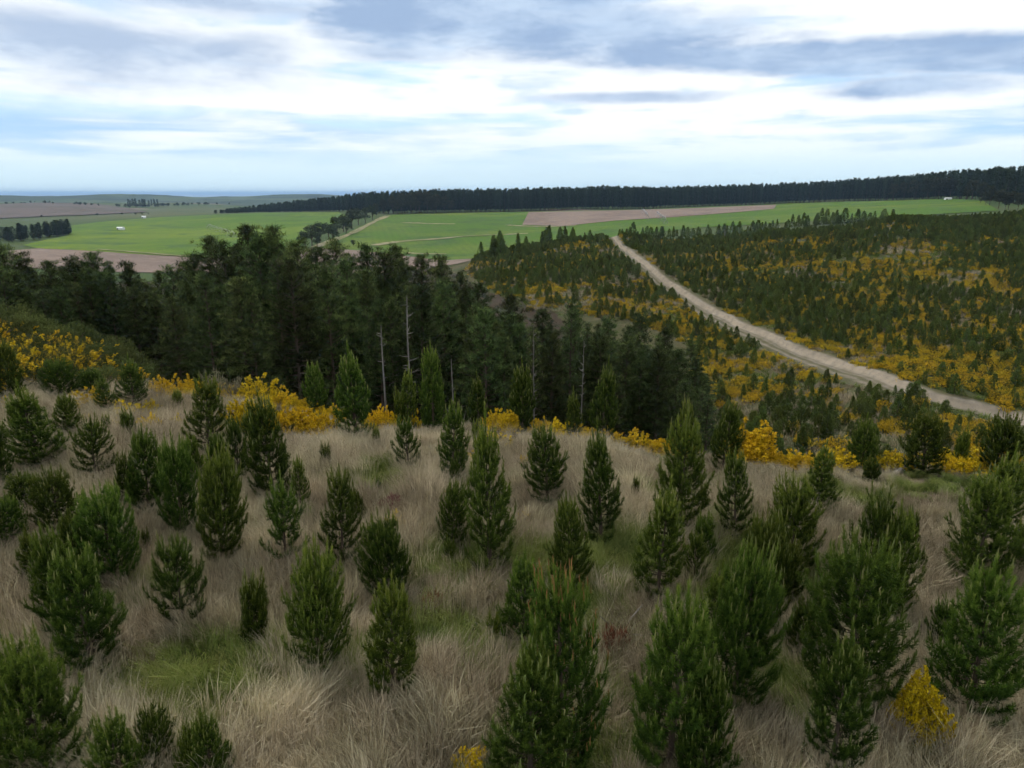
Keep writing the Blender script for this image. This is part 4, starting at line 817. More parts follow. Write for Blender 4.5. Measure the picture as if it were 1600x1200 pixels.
for i in range(14):
    px = 200+i*3.6+rnd.uniform(-2, 2); far_tree('far_conifer', FC, px, 322+rnd.uniform(0, 3), 311+rnd.uniform(-1, 3), 'blue-dark conifer in the small far clump below the coast hills', 'conifer', 'conifers of the far clump', 1500, 1.4, 4000)
for i in range(60):
    px = rnd.uniform(0, 360); far_tree('far_tree', BT, px, np.interp(px, [0, 60, 200, 330], [320, 317, 325, 320])+rnd.uniform(-.5, .5), np.interp(px, [0, 60, 200, 330], [316, 313.5, 319, 316])+rnd.uniform(-1, 1), 'tiny hazy tree of the far hedgerows below the coast hills', 'tree', 'far hedgerow trees', 1500, 1.6, 5000)
for px, by, top in ((152, 337, 333), (65, 339, 336), (190, 336, 332), (212, 336, 333), (222, 336, 333), (232, 335, 333)):
    far_tree('far_tree', BT, px, by, top, 'tiny lone tree at the foot of the far tilled field', 'tree', 'lone trees by the far tilled field', 1100, 2.0, 4000)

# sheds and irrigators on the farm
M_white = mat('white_painted_iron', [(0., (.78, .78, .76)), (1., (.85, .85, .83))], rough=.5, var=.02); M_dark = mat('dark_opening', [(0., (.04, .04, .04)), (1., (.06, .06, .06))], var=.02); M_galv = mat('galvanised_steel', [(0., (.26, .27, .27)), (1., (.36, .36, .36))], rough=.4, var=.05); M_tyre = mat('tyre_rubber', [(0., (.03, .03, .03)), (1., (.04, .04, .04))], var=.02)
def box(acc, c, s, tone=.5):
    c = np.array(c); s = np.array(s)/2; V = np.array([[i, j, k] for i in (-1, 1) for j in (-1, 1) for k in (-1, 1)])*s+c
    acc.add(V, [(0, 1, 3), (0, 3, 2), (4, 6, 7), (4, 7, 5), (0, 4, 5), (0, 5, 1), (2, 3, 7), (2, 7, 6), (0, 2, 6), (0, 6, 4), (1, 5, 7), (1, 7, 3)], tone)
def shed(px, py, L, Wd, H, label, rz):
    w = Acc(); box(w, (0, 0, H*.45), (L, Wd, H*.9)); rf = Acc()
    V = [(-L/2-.2, -Wd/2-.3, H*.9), (L/2+.2, -Wd/2-.3, H*.9), (L/2+.2, 0, H*1.25), (-L/2-.2, 0, H*1.25), (-L/2-.2, Wd/2+.3, H*.9), (L/2+.2, Wd/2+.3, H*.9)]
    rf.add(V, [(0, 1, 2), (0, 2, 3), (3, 2, 5), (3, 5, 4), (0, 3, 4), (1, 5, 2)], .5); dr = Acc(); box(dr, (-L*.36, -Wd/2-.03, H*.38), (L*.2, .12, H*.74))
    place('farm_shed', [('wall', w.mesh('shed_wall', M_white)), ('roof', rf.mesh('shed_roof', M_white)), ('door', dr.mesh('shed_door', M_dark))], hit(px, py, 450), rz, (1, 1, 1), label, 'shed')
shed(189, 359.5, 6.5, 3.2, 2.3, 'small white shed with dark doorway on the bright green field', -.3)
shed(1481, 312.6, 6, 3, 1.8, 'low white shed at the head of the upper green field', .1)
shed(225, 341, 4.5, 3, 2.2, 'tiny white farm building beyond the crest of the left green field', .4)
def irrigator(a, b, label, spans=4, H=4.):
    p0 = hit(*a, 400); p1 = hit(*b, 400); L = float(np.hypot(*(p1-p0)[:2])); rz = math.atan2(p1[1]-p0[1], p1[0]-p0[0]); pipe = Acc(); tw = Acc(); wh = Acc(); s = L/spans
    dz = p1[2]-p0[2]; g = lambda t: dz*t/L
    for i in range(spans):
        ts = np.linspace(0, s, 7); tube(pipe, [(i*s+t, 0, H+.9*math.sin(math.pi*t/s)+g(i*s+t)) for t in ts], .16, 5); tube(pipe, [(i*s+t, 0, H-.1-.9*math.sin(math.pi*t/s)+g(i*s+t)) for t in ts], .07, 4)
        for t in ts[1:-1]: tube(pipe, [(i*s+t, 0, H+.9*math.sin(math.pi*t/s)+g(i*s+t)), (i*s+t+.6, 0, H-.1-.9*math.sin(math.pi*t/s)+g(i*s+t))], .05, 4)
    for i in range(spans+1):
        for sd_ in (-1.8, 1.8): tube(tw, [(i*s, 0, H+g(i*s)), (i*s, sd_, .6+g(i*s))], .12, 4); tube(wh, [(i*s-.2, sd_, .6+g(i*s)), (i*s+.2, sd_, .6+g(i*s))], [.6, .6], 8)
        tube(tw, [(i*s, -1.8, .7+g(i*s)), (i*s, 1.8, .7+g(i*s))], .1, 4)
    place('pivot_irrigator', [('pipe', pipe.mesh('irrigator_pipe', M_galv)), ('tower', tw.mesh('irrigator_towers', M_galv)), ('wheels', wh.mesh('irrigator_wheels', M_tyre))], p0, rz, (1, 1, 1), label, 'irrigator')
irrigator((326, 358), (367, 372), 'long steel pivot irrigator standing on the left green field', 5)
irrigator((1004, 333), (1012, 343), 'steel irrigator boom on the upper tilled field, left one', 3)
irrigator((1026, 338), (1040, 350), 'steel irrigator boom crossing from tilled field to grass, right one', 4)

# ------------------------------------------------------------------ foreground: young pines on the plateau
# column, foot, top, width (photograph), kind, label
PINES = [
 (17, 620, 533, 42, 'c', 'young pine with long thin leader at the left edge, before the gorse knoll'),
 (92, 614, 560, 50, 'b', 'bushy young pine before the gorse knoll, second from the left edge'),
 (52, 590, 568, 25, 's', 'little pine half hidden in the gorse knoll at upper left'),
 (143, 613, 575, 50, 'b', 'low bushy young pine just right of a small gorse at the knoll foot'),
 (211, 635, 557, 48, 'c', 'pointed young pine at the end of the gorse knoll, darkest there'),
 (170, 640, 590, 30, 'n', 'narrow young pine in gorse just left of the pointed one at the knoll end'),
 (65, 725, 597, 72, 'n', 'tall leaning young pine above a dark cluster near the left edge'),
 (103, 675, 615, 42, 'b', 'short pine tucked behind the tall leaning one near the left edge'),
 (28, 675, 630, 30, 'b', 'small dark pine left of the tall leaning one near the left edge'),
 (-2, 760, 655, 40, 'c', 'young pine cut by the left edge at middle height'),
 (147, 740, 645, 60, 'o', 'open-branched young pine with upswept shoots in pale grass on the left'),
 (207, 690, 635, 24, 's', 'slim bright green pine just right of the open-branched one'),
 (166, 675, 645, 15, 's', 'tiny pine behind the open-branched one on the left'),
 (278, 642, 608, 18, 's', 'tiny pine in grass before the long gorse band at upper left'),
 (325, 712, 583, 66, 'n', 'tall dark pine with rounded top left of the largest gorse patch'),
 (232, 795, 672, 60, 'c', 'conical dark pine in the left middle, first of a close trio'),
 (197, 790, 705, 36, 'b', 'smaller pine squeezed against the left of the close dark trio'),
 (283, 822, 685, 60, 'b', 'middle pine of the close dark trio on the left'),
 (345, 865, 700, 92, 'b', 'large dark column-shaped pine ending the close dark trio on its right'),
 (428, 770, 622, 90, 'b', 'wide bushy pine with a soft pale leader in front of the largest gorse patch'),
 (375, 745, 650, 42, 'n', 'narrow pine pressed against the left of the wide bushy one'),
 (340, 740, 675, 30, 's', 'small pine behind the large dark column-shaped one'),
 (446, 877, 742, 66, 'o', 'tiered pine with yellow candles alone in pale grass, left of centre'),
 (470, 790, 715, 32, 'n', 'bright small pine behind the tiered one left of centre'),
 (495, 640, 567, 40, 'o', 'open young pine on the plateau lip against dark stand, left of twin spire'),
 (557, 680, 543, 64, 'c', 'tall double-leader pine on the plateau lip, left of the yellow gorse clump'),
 (509, 730, 690, 22, 's', 'tiny pine alone in pale grass below the plateau lip, left of centre'),
 (45, 800, 735, 56, 'b', 'dark bushy pine in the cluster at the left edge, left member'),
 (95, 830, 727, 66, 'b', 'dark bushy pine with brown candles in the cluster at the left edge, right member'),
 (180, 900, 758, 86, 'b', 'dark wide pine with upright brown leader in the left foreground'),
 (103, 985, 812, 66, 'c', 'bright-topped pine rising behind the dark broad one in the left foreground'),
 (143, 1040, 852, 112, 'b', 'broad dark pine in the left foreground beside green grass'),
 (287, 968, 838, 82, 'o', 'isolated pine with bent side branch in grass, left foreground'),
 (397, 1003, 890, 44, 's', 'slender tiered sapling standing alone in left foreground'),
 (495, 1035, 852, 116, 'b', 'large rounded green pine in foreground, left of centre'),
 (536, 880, 735, 66, 'n', 'tall narrow pine behind the large rounded one, left of centre'),
 (229, 855, 825, 14, 's', 'tiny seedling pine in grass right of the dark wide pine'),
 (3, 1110, 1008, 62, 'b', 'dark pine cut by the left edge near the bottom'),
 (72, 1215, 990, 142, 'b', 'largest pine in the bottom left corner, full of pale candles'),
 (195, 1232, 1095, 72, 'o', 'yellow-green candled pine at the bottom edge beside the corner pine'),
 (243, 1200, 1102, 56, 'b', 'dark pine at the bottom edge behind the yellow-green candled one'),
 (333, 1218, 1103, 60, 'c', 'pointed dark pine at the bottom edge, a quarter across from the left'),
 (295, 1218, 1132, 42, 'b', 'low dim pine at the bottom edge left of the pointed dark one'),
 (635, 640, 570, 36, 'c', 'young pine at the plateau lip right below the branching dead pine'),
 (630, 660, 606, 25, 's', 'small bright pine in front of the gorse clump under the dead pine'),
 (677, 650, 544, 48, 'c', 'clean spire-shaped pine on the lip right of the branching dead pine'),
 (748, 657, 585, 36, 'n', 'slim pine on the lip between the spire-shaped pine and an orange gorse'),
 (817, 662, 566, 48, 'c', 'full conical pine with several pale leaders on the lip at centre'),
 (898, 677, 610, 32, 'n', 'smaller slim pine on the lip left of the tall tower pine'),
 (940, 682, 563, 52, 'c', 'tall bright tower-shaped pine on the lip right of centre'),
 (639, 727, 650, 48, 'o', 'open bright pine in pale grass below the lip, left of centre'),
 (707, 742, 618, 56, 'n', 'tall slim pine with bare-looking shoulder in mid grass at centre'),
 (588, 700, 665, 15, 's', 'thin tiny pine in grass right of the double-leader pine'),
 (742, 695, 655, 16, 's', 'tiny pine beside low gorse at the centre of the grass'),
 (856, 774, 663, 74, 'o', 'dark pine with upswept candelabra branches right of centre'),
 (766, 884, 650, 84, 'n', 'tall soft-topped column pine at the centre of the picture'),
 (705, 846, 752, 56, 'b', 'round dark pine with gorse at its top, left of the central column pine'),
 (712, 757, 713, 20, 's', 'small pale sapling at the foot of the tall slim pine'),
 (940, 838, 668, 72, 'c', 'tall pine with yellow-green shoots right of the candelabra pine'),
 (895, 910, 780, 70, 'b', 'dark pine in front of the tall yellow-green one, right of centre'),
 (990, 779, 742, 15, 's', 'tiny upright seedling pine in grass right of centre'),
 (594, 770, 742, 12, 's', 'thin seedling pine above the purple-red bush'),
 (608, 928, 803, 98, 'b', 'broad dark pine with gorse behind its top, left of centre foreground'),
 (1062, 817, 652, 88, 'c', 'large full pine with pale crown on the right side of centre'),
 (1025, 928, 758, 84, 'c', 'shaggy bright pine in front of the large full pine'),
 (700, 876, 838, 22, 's', 'bright seedling pine at the left foot of the central column pine'),
 (612, 1072, 900, 102, 'c', 'neat bright conical pine alone in foreground grass, centre left'),
 (820, 1000, 868, 92, 'b', 'dense rounded pine behind the big cone-bearing one'),
 (772, 1002, 955, 36, 's', 'small pine against the left of the dense rounded one'),
 (885, 1192, 895, 150, 'k', 'big dark pine bearing orange-brown cones, bottom centre'),
 (826, 1245, 1000, 142, 'c', 'pine with tall pale candles at the bottom edge in front of the cone-bearing one'),
 (1045, 1190, 905, 150, 'b', 'big dark bushy pine right of the cone-bearing one, bottom centre'),
 (1128, 727, 625, 52, 'o', 'young pine on the lip left of the big bright gorse'),
 (1075, 690, 625, 28, 's', 'slender pine top on the lip behind the large full pine'),
 (1150, 832, 705, 56, 'n', 'slim bright-topped pine in pale grass right of the large full pine'),
 (1275, 797, 690, 54, 'n', 'upright pine in open grass, upper of a leaning pair on the right'),
 (1243, 888, 745, 86, 'b', 'wide dark pine, lower of a leaning pair on the right'),
 (1345, 724, 648, 46, 'c', 'young pine on the lip in front of orange gorse, right side'),
 (1362, 750, 712, 27, 's', 'stubby little pine in grass left of the fallen grey log'),
 (1443, 728, 640, 64, 'b', 'wide feathery pine on the lip between gorse bushes, right side'),
 (1502, 708, 665, 22, 's', 'small pine between two wide pines on the lip near the right edge'),
 (1562, 732, 646, 54, 'b', 'wide feathery pine on the lip at the right edge'),
 (1555, 830, 695, 64, 'n', 'pale-tipped pine rising behind the broad one near the right edge'),
 (1527, 908, 738, 106, 'b', 'broad dark pine near the right edge with a pale-tipped one behind'),
 (1597, 892, 810, 46, 'b', 'pine cut by the right edge, middle height'),
 (1425, 857, 797, 26, 's', 'slim small pine standing alone in grass on the right'),
 (1355, 955, 760, 82, 'o', 'pine with a thin spiky leader, rear left of the right foreground group'),
 (1390, 962, 793, 72, 'b', 'round-topped pine at the rear right of the right foreground group'),
 (1325, 1094, 835, 168, 'b', 'huge dark pine with pale candles, front of the right foreground group'),
 (1190, 967, 803, 92, 'b', 'candled dark pine at the rear of the cluster right of centre'),
 (1143, 1087, 848, 132, 'b', 'massive dark pine in the cluster right of centre'),
 (1300, 1197, 983, 102, 'c', 'pointed pine at the bottom edge in front of the huge candled one'),
 (1097, 1236, 1042, 82, 'c', 'bright-tipped pine at the bottom edge right of the big bushy one'),
 (1515, 1110, 868, 130, 'c', 'large full green pine beside the lone yellow gorse, bottom right'),
 (1602, 980, 898, 46, 'b', 'dark pine cut by the right edge beside the large full green one'),
 (20, 850, 772, 52, 'b', 'dark pine at the left edge below the clustered pair'), (122, 902, 795, 56, 'c', 'pine wedged between the bright-topped and the dark wide ones at left'), (62, 905, 818, 48, 'n', 'slim dark pine left of the bright-topped one, left foreground'),
 (265, 762, 690, 38, 'n', 'slim pine behind the close dark trio, between its first two'), (306, 748, 678, 42, 'c', 'pine behind the close dark trio, between its last two'), (398, 702, 648, 34, 's', 'small pine in gorse left of the wide bushy one'),
 (1085, 902, 832, 44, 'o', 'open small pine right of the shaggy bright one'), (1218, 932, 842, 58, 'b', 'dark pine below the leaning pair, behind the cluster right of centre'), (1112, 1002, 882, 66, 'n', 'narrow dark pine at the left of the cluster right of centre'), (1470, 1010, 930, 50, 'o', 'small open pine left of the large full green one'), (1250, 1010, 930, 52, 'c', 'pine in the gap between the massive dark and the huge candled ones'),
 (560, 815, 760, 34, 'n', 'slim pine right behind the tall narrow one, left of centre'), (1185, 880, 812, 44, 'b', 'rounded pine below the slim bright-topped one'), (1430, 905, 850, 30, 's', 'little pine below the slim small one standing alone'),
 (1105, 872, 800, 36, 's', 'dim small pine between the large full pine and slim bright-topped one'),
]
KIND = {'c': (0, 5, 10), 'b': (1, 4, 11, 0), 'n': (2, 5, 8), 'o': (3, 7, 9), 'k': (6,)}
TREES = []
for i, (px, fy, ty, w, kd, lb) in enumerate(PINES):
    p = hit_near(px, fy, up=.18 if kd == 's' else .32); h = max(.4, top_h(p[0], p[1], p[2], px, ty)); dist = float(np.linalg.norm(p-[0, 0, CAM_H])); wm = (.93 if w < 90 else .80)*w*dist/FOC
    if kd == 's' or h < 1.25: pr = SP[i % 3]
    else: kk = KIND[kd]; pr = YP[kk[i % len(kk)]]
    sw = wm/2/pr['R']; sz_ = h/pr['H']
    place('young_pine', [('trunk', pr['trunk']), ('crown', pr['crown']), ('new_shoots', pr['shoots'])], (p[0], p[1], p[2]-.03), i*2.399, (sw, sw, sz_), lb, 'pine tree', 'young pines on the grassy plateau', (rnd.uniform(-.09, .09), rnd.uniform(-.09, .09))); TREES.append((p[0], p[1], wm/2))
for i, (bx, by) in enumerate(((-120, 700), (-60, 900), (-150, 1050), (1680, 820), (1720, 960), (1660, 1120))):      # just outside the frame
    p = hit(bx, by, 8, 60); s = rnd.uniform(.9, 1.2); pr = YP[i % 6]
    place('young_pine', [('trunk', pr['trunk']), ('crown', pr['crown']), ('new_shoots', pr['shoots'])], p, i*1.7, (s, s, s), 'young pine standing just beyond the picture edge', 'pine tree', 'young pines beyond the picture edge')

# ------------------------------------------------------------------ gorse and other bushes on the plateau
GORSE = [
 (262, 620, 56, 32, 1, 'gorse bush at the left end of the long yellow band on the lip'), (300, 614, 56, 32, 1, 'gorse bush second in the long yellow band on the lip'), (345, 606, 46, 30, 0, 'gorse bush under the pale bare twigs on the lip'),
 (398, 606, 62, 40, 0, 'brightest tall gorse bush behind the purple-red one on the lip'), (445, 618, 56, 32, 0, 'gorse bush right of the purple-red one on the lip'), (470, 628, 40, 24, 1, 'low gorse at the right end of the band left of the open young pine'),
 (385, 662, 56, 46, 1, 'gorse in the largest patch, its left member beside the tall dark pine'), (420, 664, 52, 40, 0, 'gorse in the largest patch behind the wide bushy pine'), (462, 670, 62, 42, 1, 'gorse in the largest patch, right of the wide bushy pine'), (500, 678, 50, 40, 1, 'gorse at the right end of the largest patch touching the double-leader pine'),
 (440, 672, 46, 34, 1, 'gorse low before the wide bushy pine in the largest patch'), (322, 622, 40, 24, 1, 'low gorse in the long yellow band below the bare twigs'), (282, 624, 40, 22, 0, 'low gorse before the second bush of the long yellow band'), (488, 640, 30, 22, 1, 'gorse tuft at the left foot of the open lip pine'), (576, 672, 30, 24, 1, 'gorse low against the right foot of the double-leader pine'), (620, 662, 30, 28, 0, 'gorse joining the clump under the straight bare trunk'),
 (235, 668, 38, 24, 1, 'small round gorse in pale grass left of the tall dark pine'), (277, 664, 24, 20, 0, 'smallest round gorse in pale grass left of the tall dark pine'), (196, 648, 38, 26, 2, 'gorse behind the slim bright green pine at left'), (232, 642, 30, 20, 1, 'gorse tuft at the right foot of the pointed knoll pine'),
 (18, 632, 28, 16, 1, 'small gorse tuft at the left edge in grass'), (117, 622, 24, 16, 1, 'orange gorse tuft between two bushy pines at the knoll foot'), (145, 634, 44, 32, 2, 'loose gorse beside the narrow pine at the knoll foot'), (135, 655, 18, 12, 1, 'tiny gorse tuft above the open-branched pine'), (182, 664, 20, 14, 1, 'tiny gorse tuft right of the open-branched pine'), (386, 694, 20, 16, 0, 'gorse tuft at the left foot of the wide bushy pine'),
 (597, 664, 48, 36, 1, 'gorse clump right of the double-leader pine on the lip'), (646, 648, 26, 38, 2, 'upright orange gorse beneath the branching dead pine'), (780, 648, 36, 36, 2, 'orange rounded gorse between two lip pines at centre'), (865, 668, 46, 36, 1, 'wide gorse between conical and slim lip pines'), (990, 676, 62, 32, 0, 'long gorse on the lip right of the tower-shaped pine'), (1046, 684, 52, 28, 0, 'gorse on the lip left of the slender pine top'), (915, 668, 24, 28, 1, 'sliver of gorse between slim and tower-shaped pines'),
 (772, 695, 58, 30, 3, 'thin scattered gorse behind the soft-topped column pine'), (744, 716, 28, 18, 0, 'low gorse tuft left of the soft-topped column pine'), (818, 726, 24, 22, 1, 'bright gorse tuft at the left of the candelabra pine'), (820, 806, 22, 18, 3, 'sparse gorse tuft in grass right of the central column pine'), (618, 824, 46, 30, 1, 'gorse beside the purple-red bush behind the broad dark pine'), (706, 776, 46, 18, 1, 'gorse flowering on top of the round dark pine'), (1000, 690, 26, 14, 3, 'sparse gorse tuft below the long lip gorse'),
 (1176, 702, 72, 62, 6, 'largest bright gorse on the lip right of centre, stems showing'), (1306, 720, 62, 34, 0, 'orange gorse on the lip left of a young pine, right side'), (1388, 718, 56, 32, 0, 'orange gorse on the lip left of the wide feathery pine'), (1500, 730, 76, 30, 1, 'flat bright gorse between feathery pines at the right'), (1250, 712, 50, 26, 2, 'dull gorse at the lip right of the largest bright one'), (1420, 716, 34, 24, 2, 'dull gorse against the left side of the wide feathery pine'), (1590, 724, 40, 30, 0, 'gorse at the right edge on the lip'),
 (1432, 1136, 58, 84, 6, 'lone bright yellow gorse bush in the bottom right grass'), (735, 1202, 46, 46, 6, 'small bright gorse at the bottom edge, left of the candled pine'),
]
for i, (px, fy, w, h, k, lb) in enumerate(GORSE):
    p = hit_near(px, fy, up=.2); dist = float(np.linalg.norm(p-[0, 0, CAM_H])); g = GN_[k]; sw = 1.2*w*dist/FOC/2/g['R']; sh = h*dist/FOC/g['H']*.82
    place('gorse_bush', g['parts'], (p[0], p[1], p[2]-.03), i*1.9, (sw, sw, max(sh, .3)), lb, 'gorse bush', 'flowering gorse on the plateau'); TREES.append((p[0], p[1], sw*.6))
lip = lambda px: float(np.interp(px, [240, 270, 400, 500, 600, 700, 800, 950, 1100, 1200, 1300, 1450, 1600], [624, 622, 630, 645, 668, 668, 672, 690, 708, 720, 728, 732, 734]))
for lo, hi_ in ((242, 345), (372, 520), (582, 655), (765, 800), (842, 1080), (1215, 1270), (1360, 1410), (1480, 1560)):
    bx = lo
    while bx < hi_:                                                 # low gorse that joins the bushes into a band along the lip
        p = hit_near(bx, lip(bx)+rnd.uniform(-7, 2), up=.25); k = rnd.choice((0, 1, 1, 2, 6)); s = rnd.uniform(.7, 1.05)*(1 if bx < 1100 else .8)
        place('gorse_bush', GN_[k]['parts'], p, rnd.random()*6, (s*1.25, s*1.25, s*.95), 'low yellow gorse in the band along the plateau lip, %s' % ('left of the double-leader pine' if bx < 540 else 'left of centre' if bx < 700 else 'around the tower-shaped pine' if bx < 1100 else 'beside the largest bright gorse' if bx < 1295 else 'between the feathery pines'), 'gorse bush', 'low gorse band along the lip'); bx += rnd.uniform(13, 24)
def bush_at(name, pr, px, fy, w, h, lb, cat, grp=None):
    p = hit(px, fy, 8, 90); dist = float(np.linalg.norm(p-[0, 0, CAM_H])); sw = w*dist/FOC/2/pr['R']; place(name, pr['parts'], (p[0], p[1], p[2]-.03), px*.1, (sw, sw, h*dist/FOC/pr['H']), lb, cat, grp)
bush_at('red_bush', RB[0], 396, 622, 36, 36, 'purple-red leafy bush among gorse on the lip', 'bush')
bush_at('red_bush', RB[0], 613, 806, 40, 36, 'purple-red bush beside gorse behind the broad dark pine', 'bush')
bush_at('fern', RB[1], 676, 955, 30, 24, 'dark red-brown dead fern in grass right of the neat conical pine', 'fern')
bush_at('fern', RB[1], 960, 1022, 36, 34, 'rusty dead fern left of the big dark bushy pine', 'fern')
bush_at('fern', RB[1], 1068, 868, 20, 16, 'pale rusty fern between the shaggy and dim small pines', 'fern')
place('twig_bush', twig_bush(211, 1.9), hit_near(338, 604), 0, (1, 1, 1), 'pale bare-twigged bush at the top of the yellow gorse band', 'bush')
place('twig_bush', twig_bush(212, 1.5), hit_near(366, 598), 1, (1.2, 1.2, 1), 'olive twiggy bush right of the pale bare-twigged one', 'bush')
bush_at('shrub', SH[0], 425, 608, 46, 40, 'round green shrub right of the brightest tall gorse', 'shrub')
# gorse knoll at the left: rounded shrubs and gorse shoulder to shoulder
KN = [(-260, 640), (-260, 500), (-60, 488), (60, 492), (130, 520), (200, 548), (275, 588), (255, 612), (120, 606), (0, 618)]
r_ = np.random.default_rng(88); gx, gy = np.meshgrid(np.arange(-75, -8, 2.0), np.arange(26, 66, 2.0)); x = gx.ravel()+r_.uniform(-.7, .7, gx.size); y = gy.ravel()+r_.uniform(-.7, .7, gx.size); z = zg(x, y); px, py = pix(x, y, z)
k = inpoly(px, py, KN) & (np.hypot(x, y) < 76); x, y, z, px, py = x[k], y[k], z[k], px[k], py[k]
KZ = lambda a, b: 'crest' if b < 530 and a < 110 else 'falling right tail' if a > 170 else 'left flank' if a < 60 else 'middle flank' if b < 575 else 'foot'
for i in range(len(x)):
    green = fbm(x[i], y[i], 9, 66)+(.12 if px[i] > 130 and py[i] < 575 else 0)+(.06 if px[i] < 130 and py[i] < 512 else 0) > .40; s = r_.uniform(1., 1.8)
    if green: place('shrub', SH[r_.integers(0, 3)]['parts'], (x[i], y[i], z[i]-.05), r_.random()*6, (s*1.15, s*1.15, s), 'rounded grey-green shrub packed on the %s of the knoll before the dark stand' % KZ(px[i], py[i]), 'shrub', 'shrubs on the gorse knoll')
    else: s *= 1.15; place('gorse_bush', GN_[(4, 4, 5)[r_.integers(0, 3)]]['parts'], (x[i], y[i], z[i]-.05), r_.random()*6, (s*1.25, s*1.25, s), 'dull orange-flowered gorse packed on the %s of the knoll before the dark stand' % KZ(px[i], py[i]), 'gorse bush', 'gorse on the knoll')
for px_, by_, tp, lb in ((62, 515, 480, 'pale tousled shrub on top of the knoll before the dark stand'), (150, 572, 545, 'dark rounded shrub on the right slope of the knoll'), (185, 572, 548, 'smooth green rounded shrub lowest on the right slope of the knoll')):
    bush_at('shrub', SH[2], px_, by_, 46, by_-tp, lb, 'shrub')

# fallen log, stump, sticks
def log(px0, py0, px1, py1, rad, label):
    a = hit_near(px0, py0); b = hit_near(px1, py1); L = b-a; L[2] += .35; A = Acc(); n = 9; ts = np.linspace(0, 1, n)
    tube(A, [L*t+[0, 0, rad*.6+.03*math.sin(t*9)] for t in ts], rad*np.interp(ts, [0, .1, 1], [.8, 1, .65]), 9, rng.random(9*n)); B = Acc(); q = L*.55; tube(B, [q+[0, 0, rad], q+[.12, .1, rad+.35]], [.05, .02], 5, .5)
    c = Acc(); v = [L*t+np.array([0, 0, rad*.6]) for t in (0, 1)]
    place('fallen_log', [('bole', A.mesh('log_bole', M_deadwood, True)), ('branch_stub', B.mesh('log_stub', M_deadwood))], a, 0, (1, 1, 1), label, 'log')
log(1396, 748, 1419, 735, .15, 'grey fallen log lying in grass right of the stubby little pine')
def sticks(px, py, label, n=6, H=1.6):
    r = np.random.default_rng(int(px)); A = Acc()
    for i in range(n): a = r.random()*6.28; s = r.uniform(.2, .9); e = np.array([math.cos(a)*s, math.sin(a)*s, H*r.uniform(.5, 1)]); tube(A, [(0, 0, 0), e*.5+[0, 0, .1], e], [.03, .022, .008], 5, r.random())
    place('dead_bush', [('stems', A.mesh('dead_bush_stems', M_deadwood))], hit_near(px, py), 0, (1, 1, 1), label, 'dead bush')
sticks(722, 660, 'bare grey sticks on the lip left of a slim pine')
sticks(966, 1000, 'broken grey sticks left of the rusty dead fern', 7, .9)

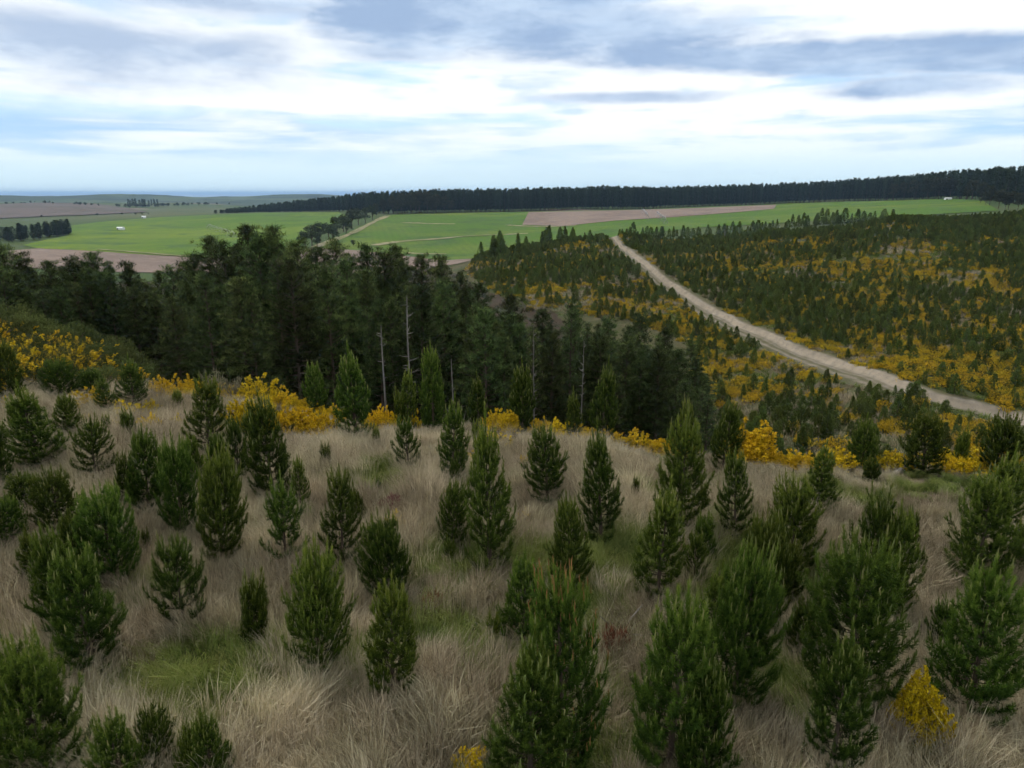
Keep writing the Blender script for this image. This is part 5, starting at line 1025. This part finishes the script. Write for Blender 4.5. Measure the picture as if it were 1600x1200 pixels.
# ------------------------------------------------------------------ grass of the plateau
def grass():
    r = np.random.default_rng(99); n = 15600; a = r.uniform(R(-55), R(55), n); q = np.sqrt(r.uniform(8.5**2, 50**2, n)); x = q*np.sin(a); y = q*np.cos(a); z = zg(x, y)
    lip = np.interp(a, [R(-42), R(-26), R(-18), 0, R(16), R(34)], [47, 46, 43, 39, 34, 35]); k = q < lip; x, y, z, q = x[k], y[k], z[k], q[k]; n = len(x)
    gr = fbm(x, y, 6.5, 71, 3)*.75+fbm(x, y, 1.8, 73, 2)*.25
    for px, py, rad in ((330, 1040, 1.9), (250, 940, 1.5), (400, 1090, 1.5), (280, 1090, 1.6), (1215, 1100, 1.2), (620, 760, 2.0), (1440, 765, 1.3), (1170, 880, 1.2), (930, 965, 1.4), (700, 1010, 1.2), (460, 810, 1.4), (560, 745, 1.5), (1280, 770, 1.0)):
        c = hit_near(px, py); gr = gr+.19*np.exp(-((x-c[0])**2+(y-c[1])**2)/rad**2)
    green = gr+r.normal(0, .03, n) > .64
    flow = fbm(x, y, 5, 75, 2)*9+r.normal(0, .8, n); dry_h = .55+1.0*fbm(x, y, 3.2, 77, 3)
    sc = r.uniform(.75, 1.3, n)*np.where(green, 1.0, dry_h)
    sc = sc*np.interp(q/np.interp(np.arctan2(x, y), [R(-42), R(-26), R(-18), 0, R(16), R(34)], [47, 46, 43, 36, 31, 31]), [.75, .95], [1, .6])
    for bx, by, rad in ((560, 668, 2.), (640, 672, 2.), (780, 676, 2.), (910, 690, 2.), (1100, 712, 2.), (1240, 726, 2.), (1400, 734, 2.), (395, 668, 2.6), (470, 676, 2.6), (300, 622, 2.5), (440, 622, 2.5), (600, 668, 1.5), (865, 674, 1.5), (990, 682, 2.), (1046, 690, 1.6), (1176, 706, 1.8), (1306, 724, 1.5), (1500, 734, 1.8)):
        c = hit_near(bx, by); sc = sc*(1-.45*np.exp(-((x-c[0])**2+(y-c[1])**2)/rad**2))
    thin = r.random(n) < np.where(gr < .36, .75, 1.)
    rots = np.stack([r.normal(0, .05, n), r.normal(0, .05, n), flow], 1); S3 = np.stack([sc*r.uniform(.9, 1.3, n), sc*r.uniform(.9, 1.3, n), sc], 1); Pp = np.stack([x, y, z], 1)
    tw = fbm(x, y, 4.5, 79, 3)+r.normal(0, .09, n); tone_id = np.where(tw > .54, r.integers(0, 4, n), np.where(tw > .42, r.integers(4, 7, n), r.integers(7, 10, n)))
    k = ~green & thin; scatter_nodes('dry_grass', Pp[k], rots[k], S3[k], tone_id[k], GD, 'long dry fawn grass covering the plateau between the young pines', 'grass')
    # low green undergrowth shows through the dry grass everywhere
    m = r.random(n) < .36; k = green | m; s2 = S3.copy(); s2[~green] *= .6
    scatter_nodes('green_grass', Pp[k]+[.05, .03, 0], rots[k], s2[k], r.integers(0, len(GG), k.sum()), GG, 'fresh green grass in patches among the dry grass of the plateau', 'grass')
grass()

# ------------------------------------------------------------------ air
def haze():
    m = bpy.data.materials.new('haze_air'); m.use_nodes = True; N = m.node_tree.nodes; N.clear(); o = N.new('ShaderNodeOutputMaterial'); v = N.new('ShaderNodeVolumePrincipled'); v.inputs['Density'].default_value = HAZE; v.inputs['Color'].default_value = (.46, .70, 1., 1); v.inputs['Anisotropy'].default_value = .2
    m.node_tree.links.new(v.outputs[0], o.inputs['Volume']); b = 125000; z0, z1 = -140., 75.
    V = [(sx*b, sy*b, zz) for zz in (z0, z1) for sx, sy in ((-1, -1), (1, -1), (1, 1), (-1, 1))]; F = [(3, 2, 1, 0), (4, 5, 6, 7), (0, 1, 5, 4), (1, 2, 6, 5), (2, 3, 7, 6), (3, 0, 4, 7)]
    tag(obj('haze', mesh_np('haze', V, F, m)), kind='stuff')
HAZE = 6.5e-5
haze()
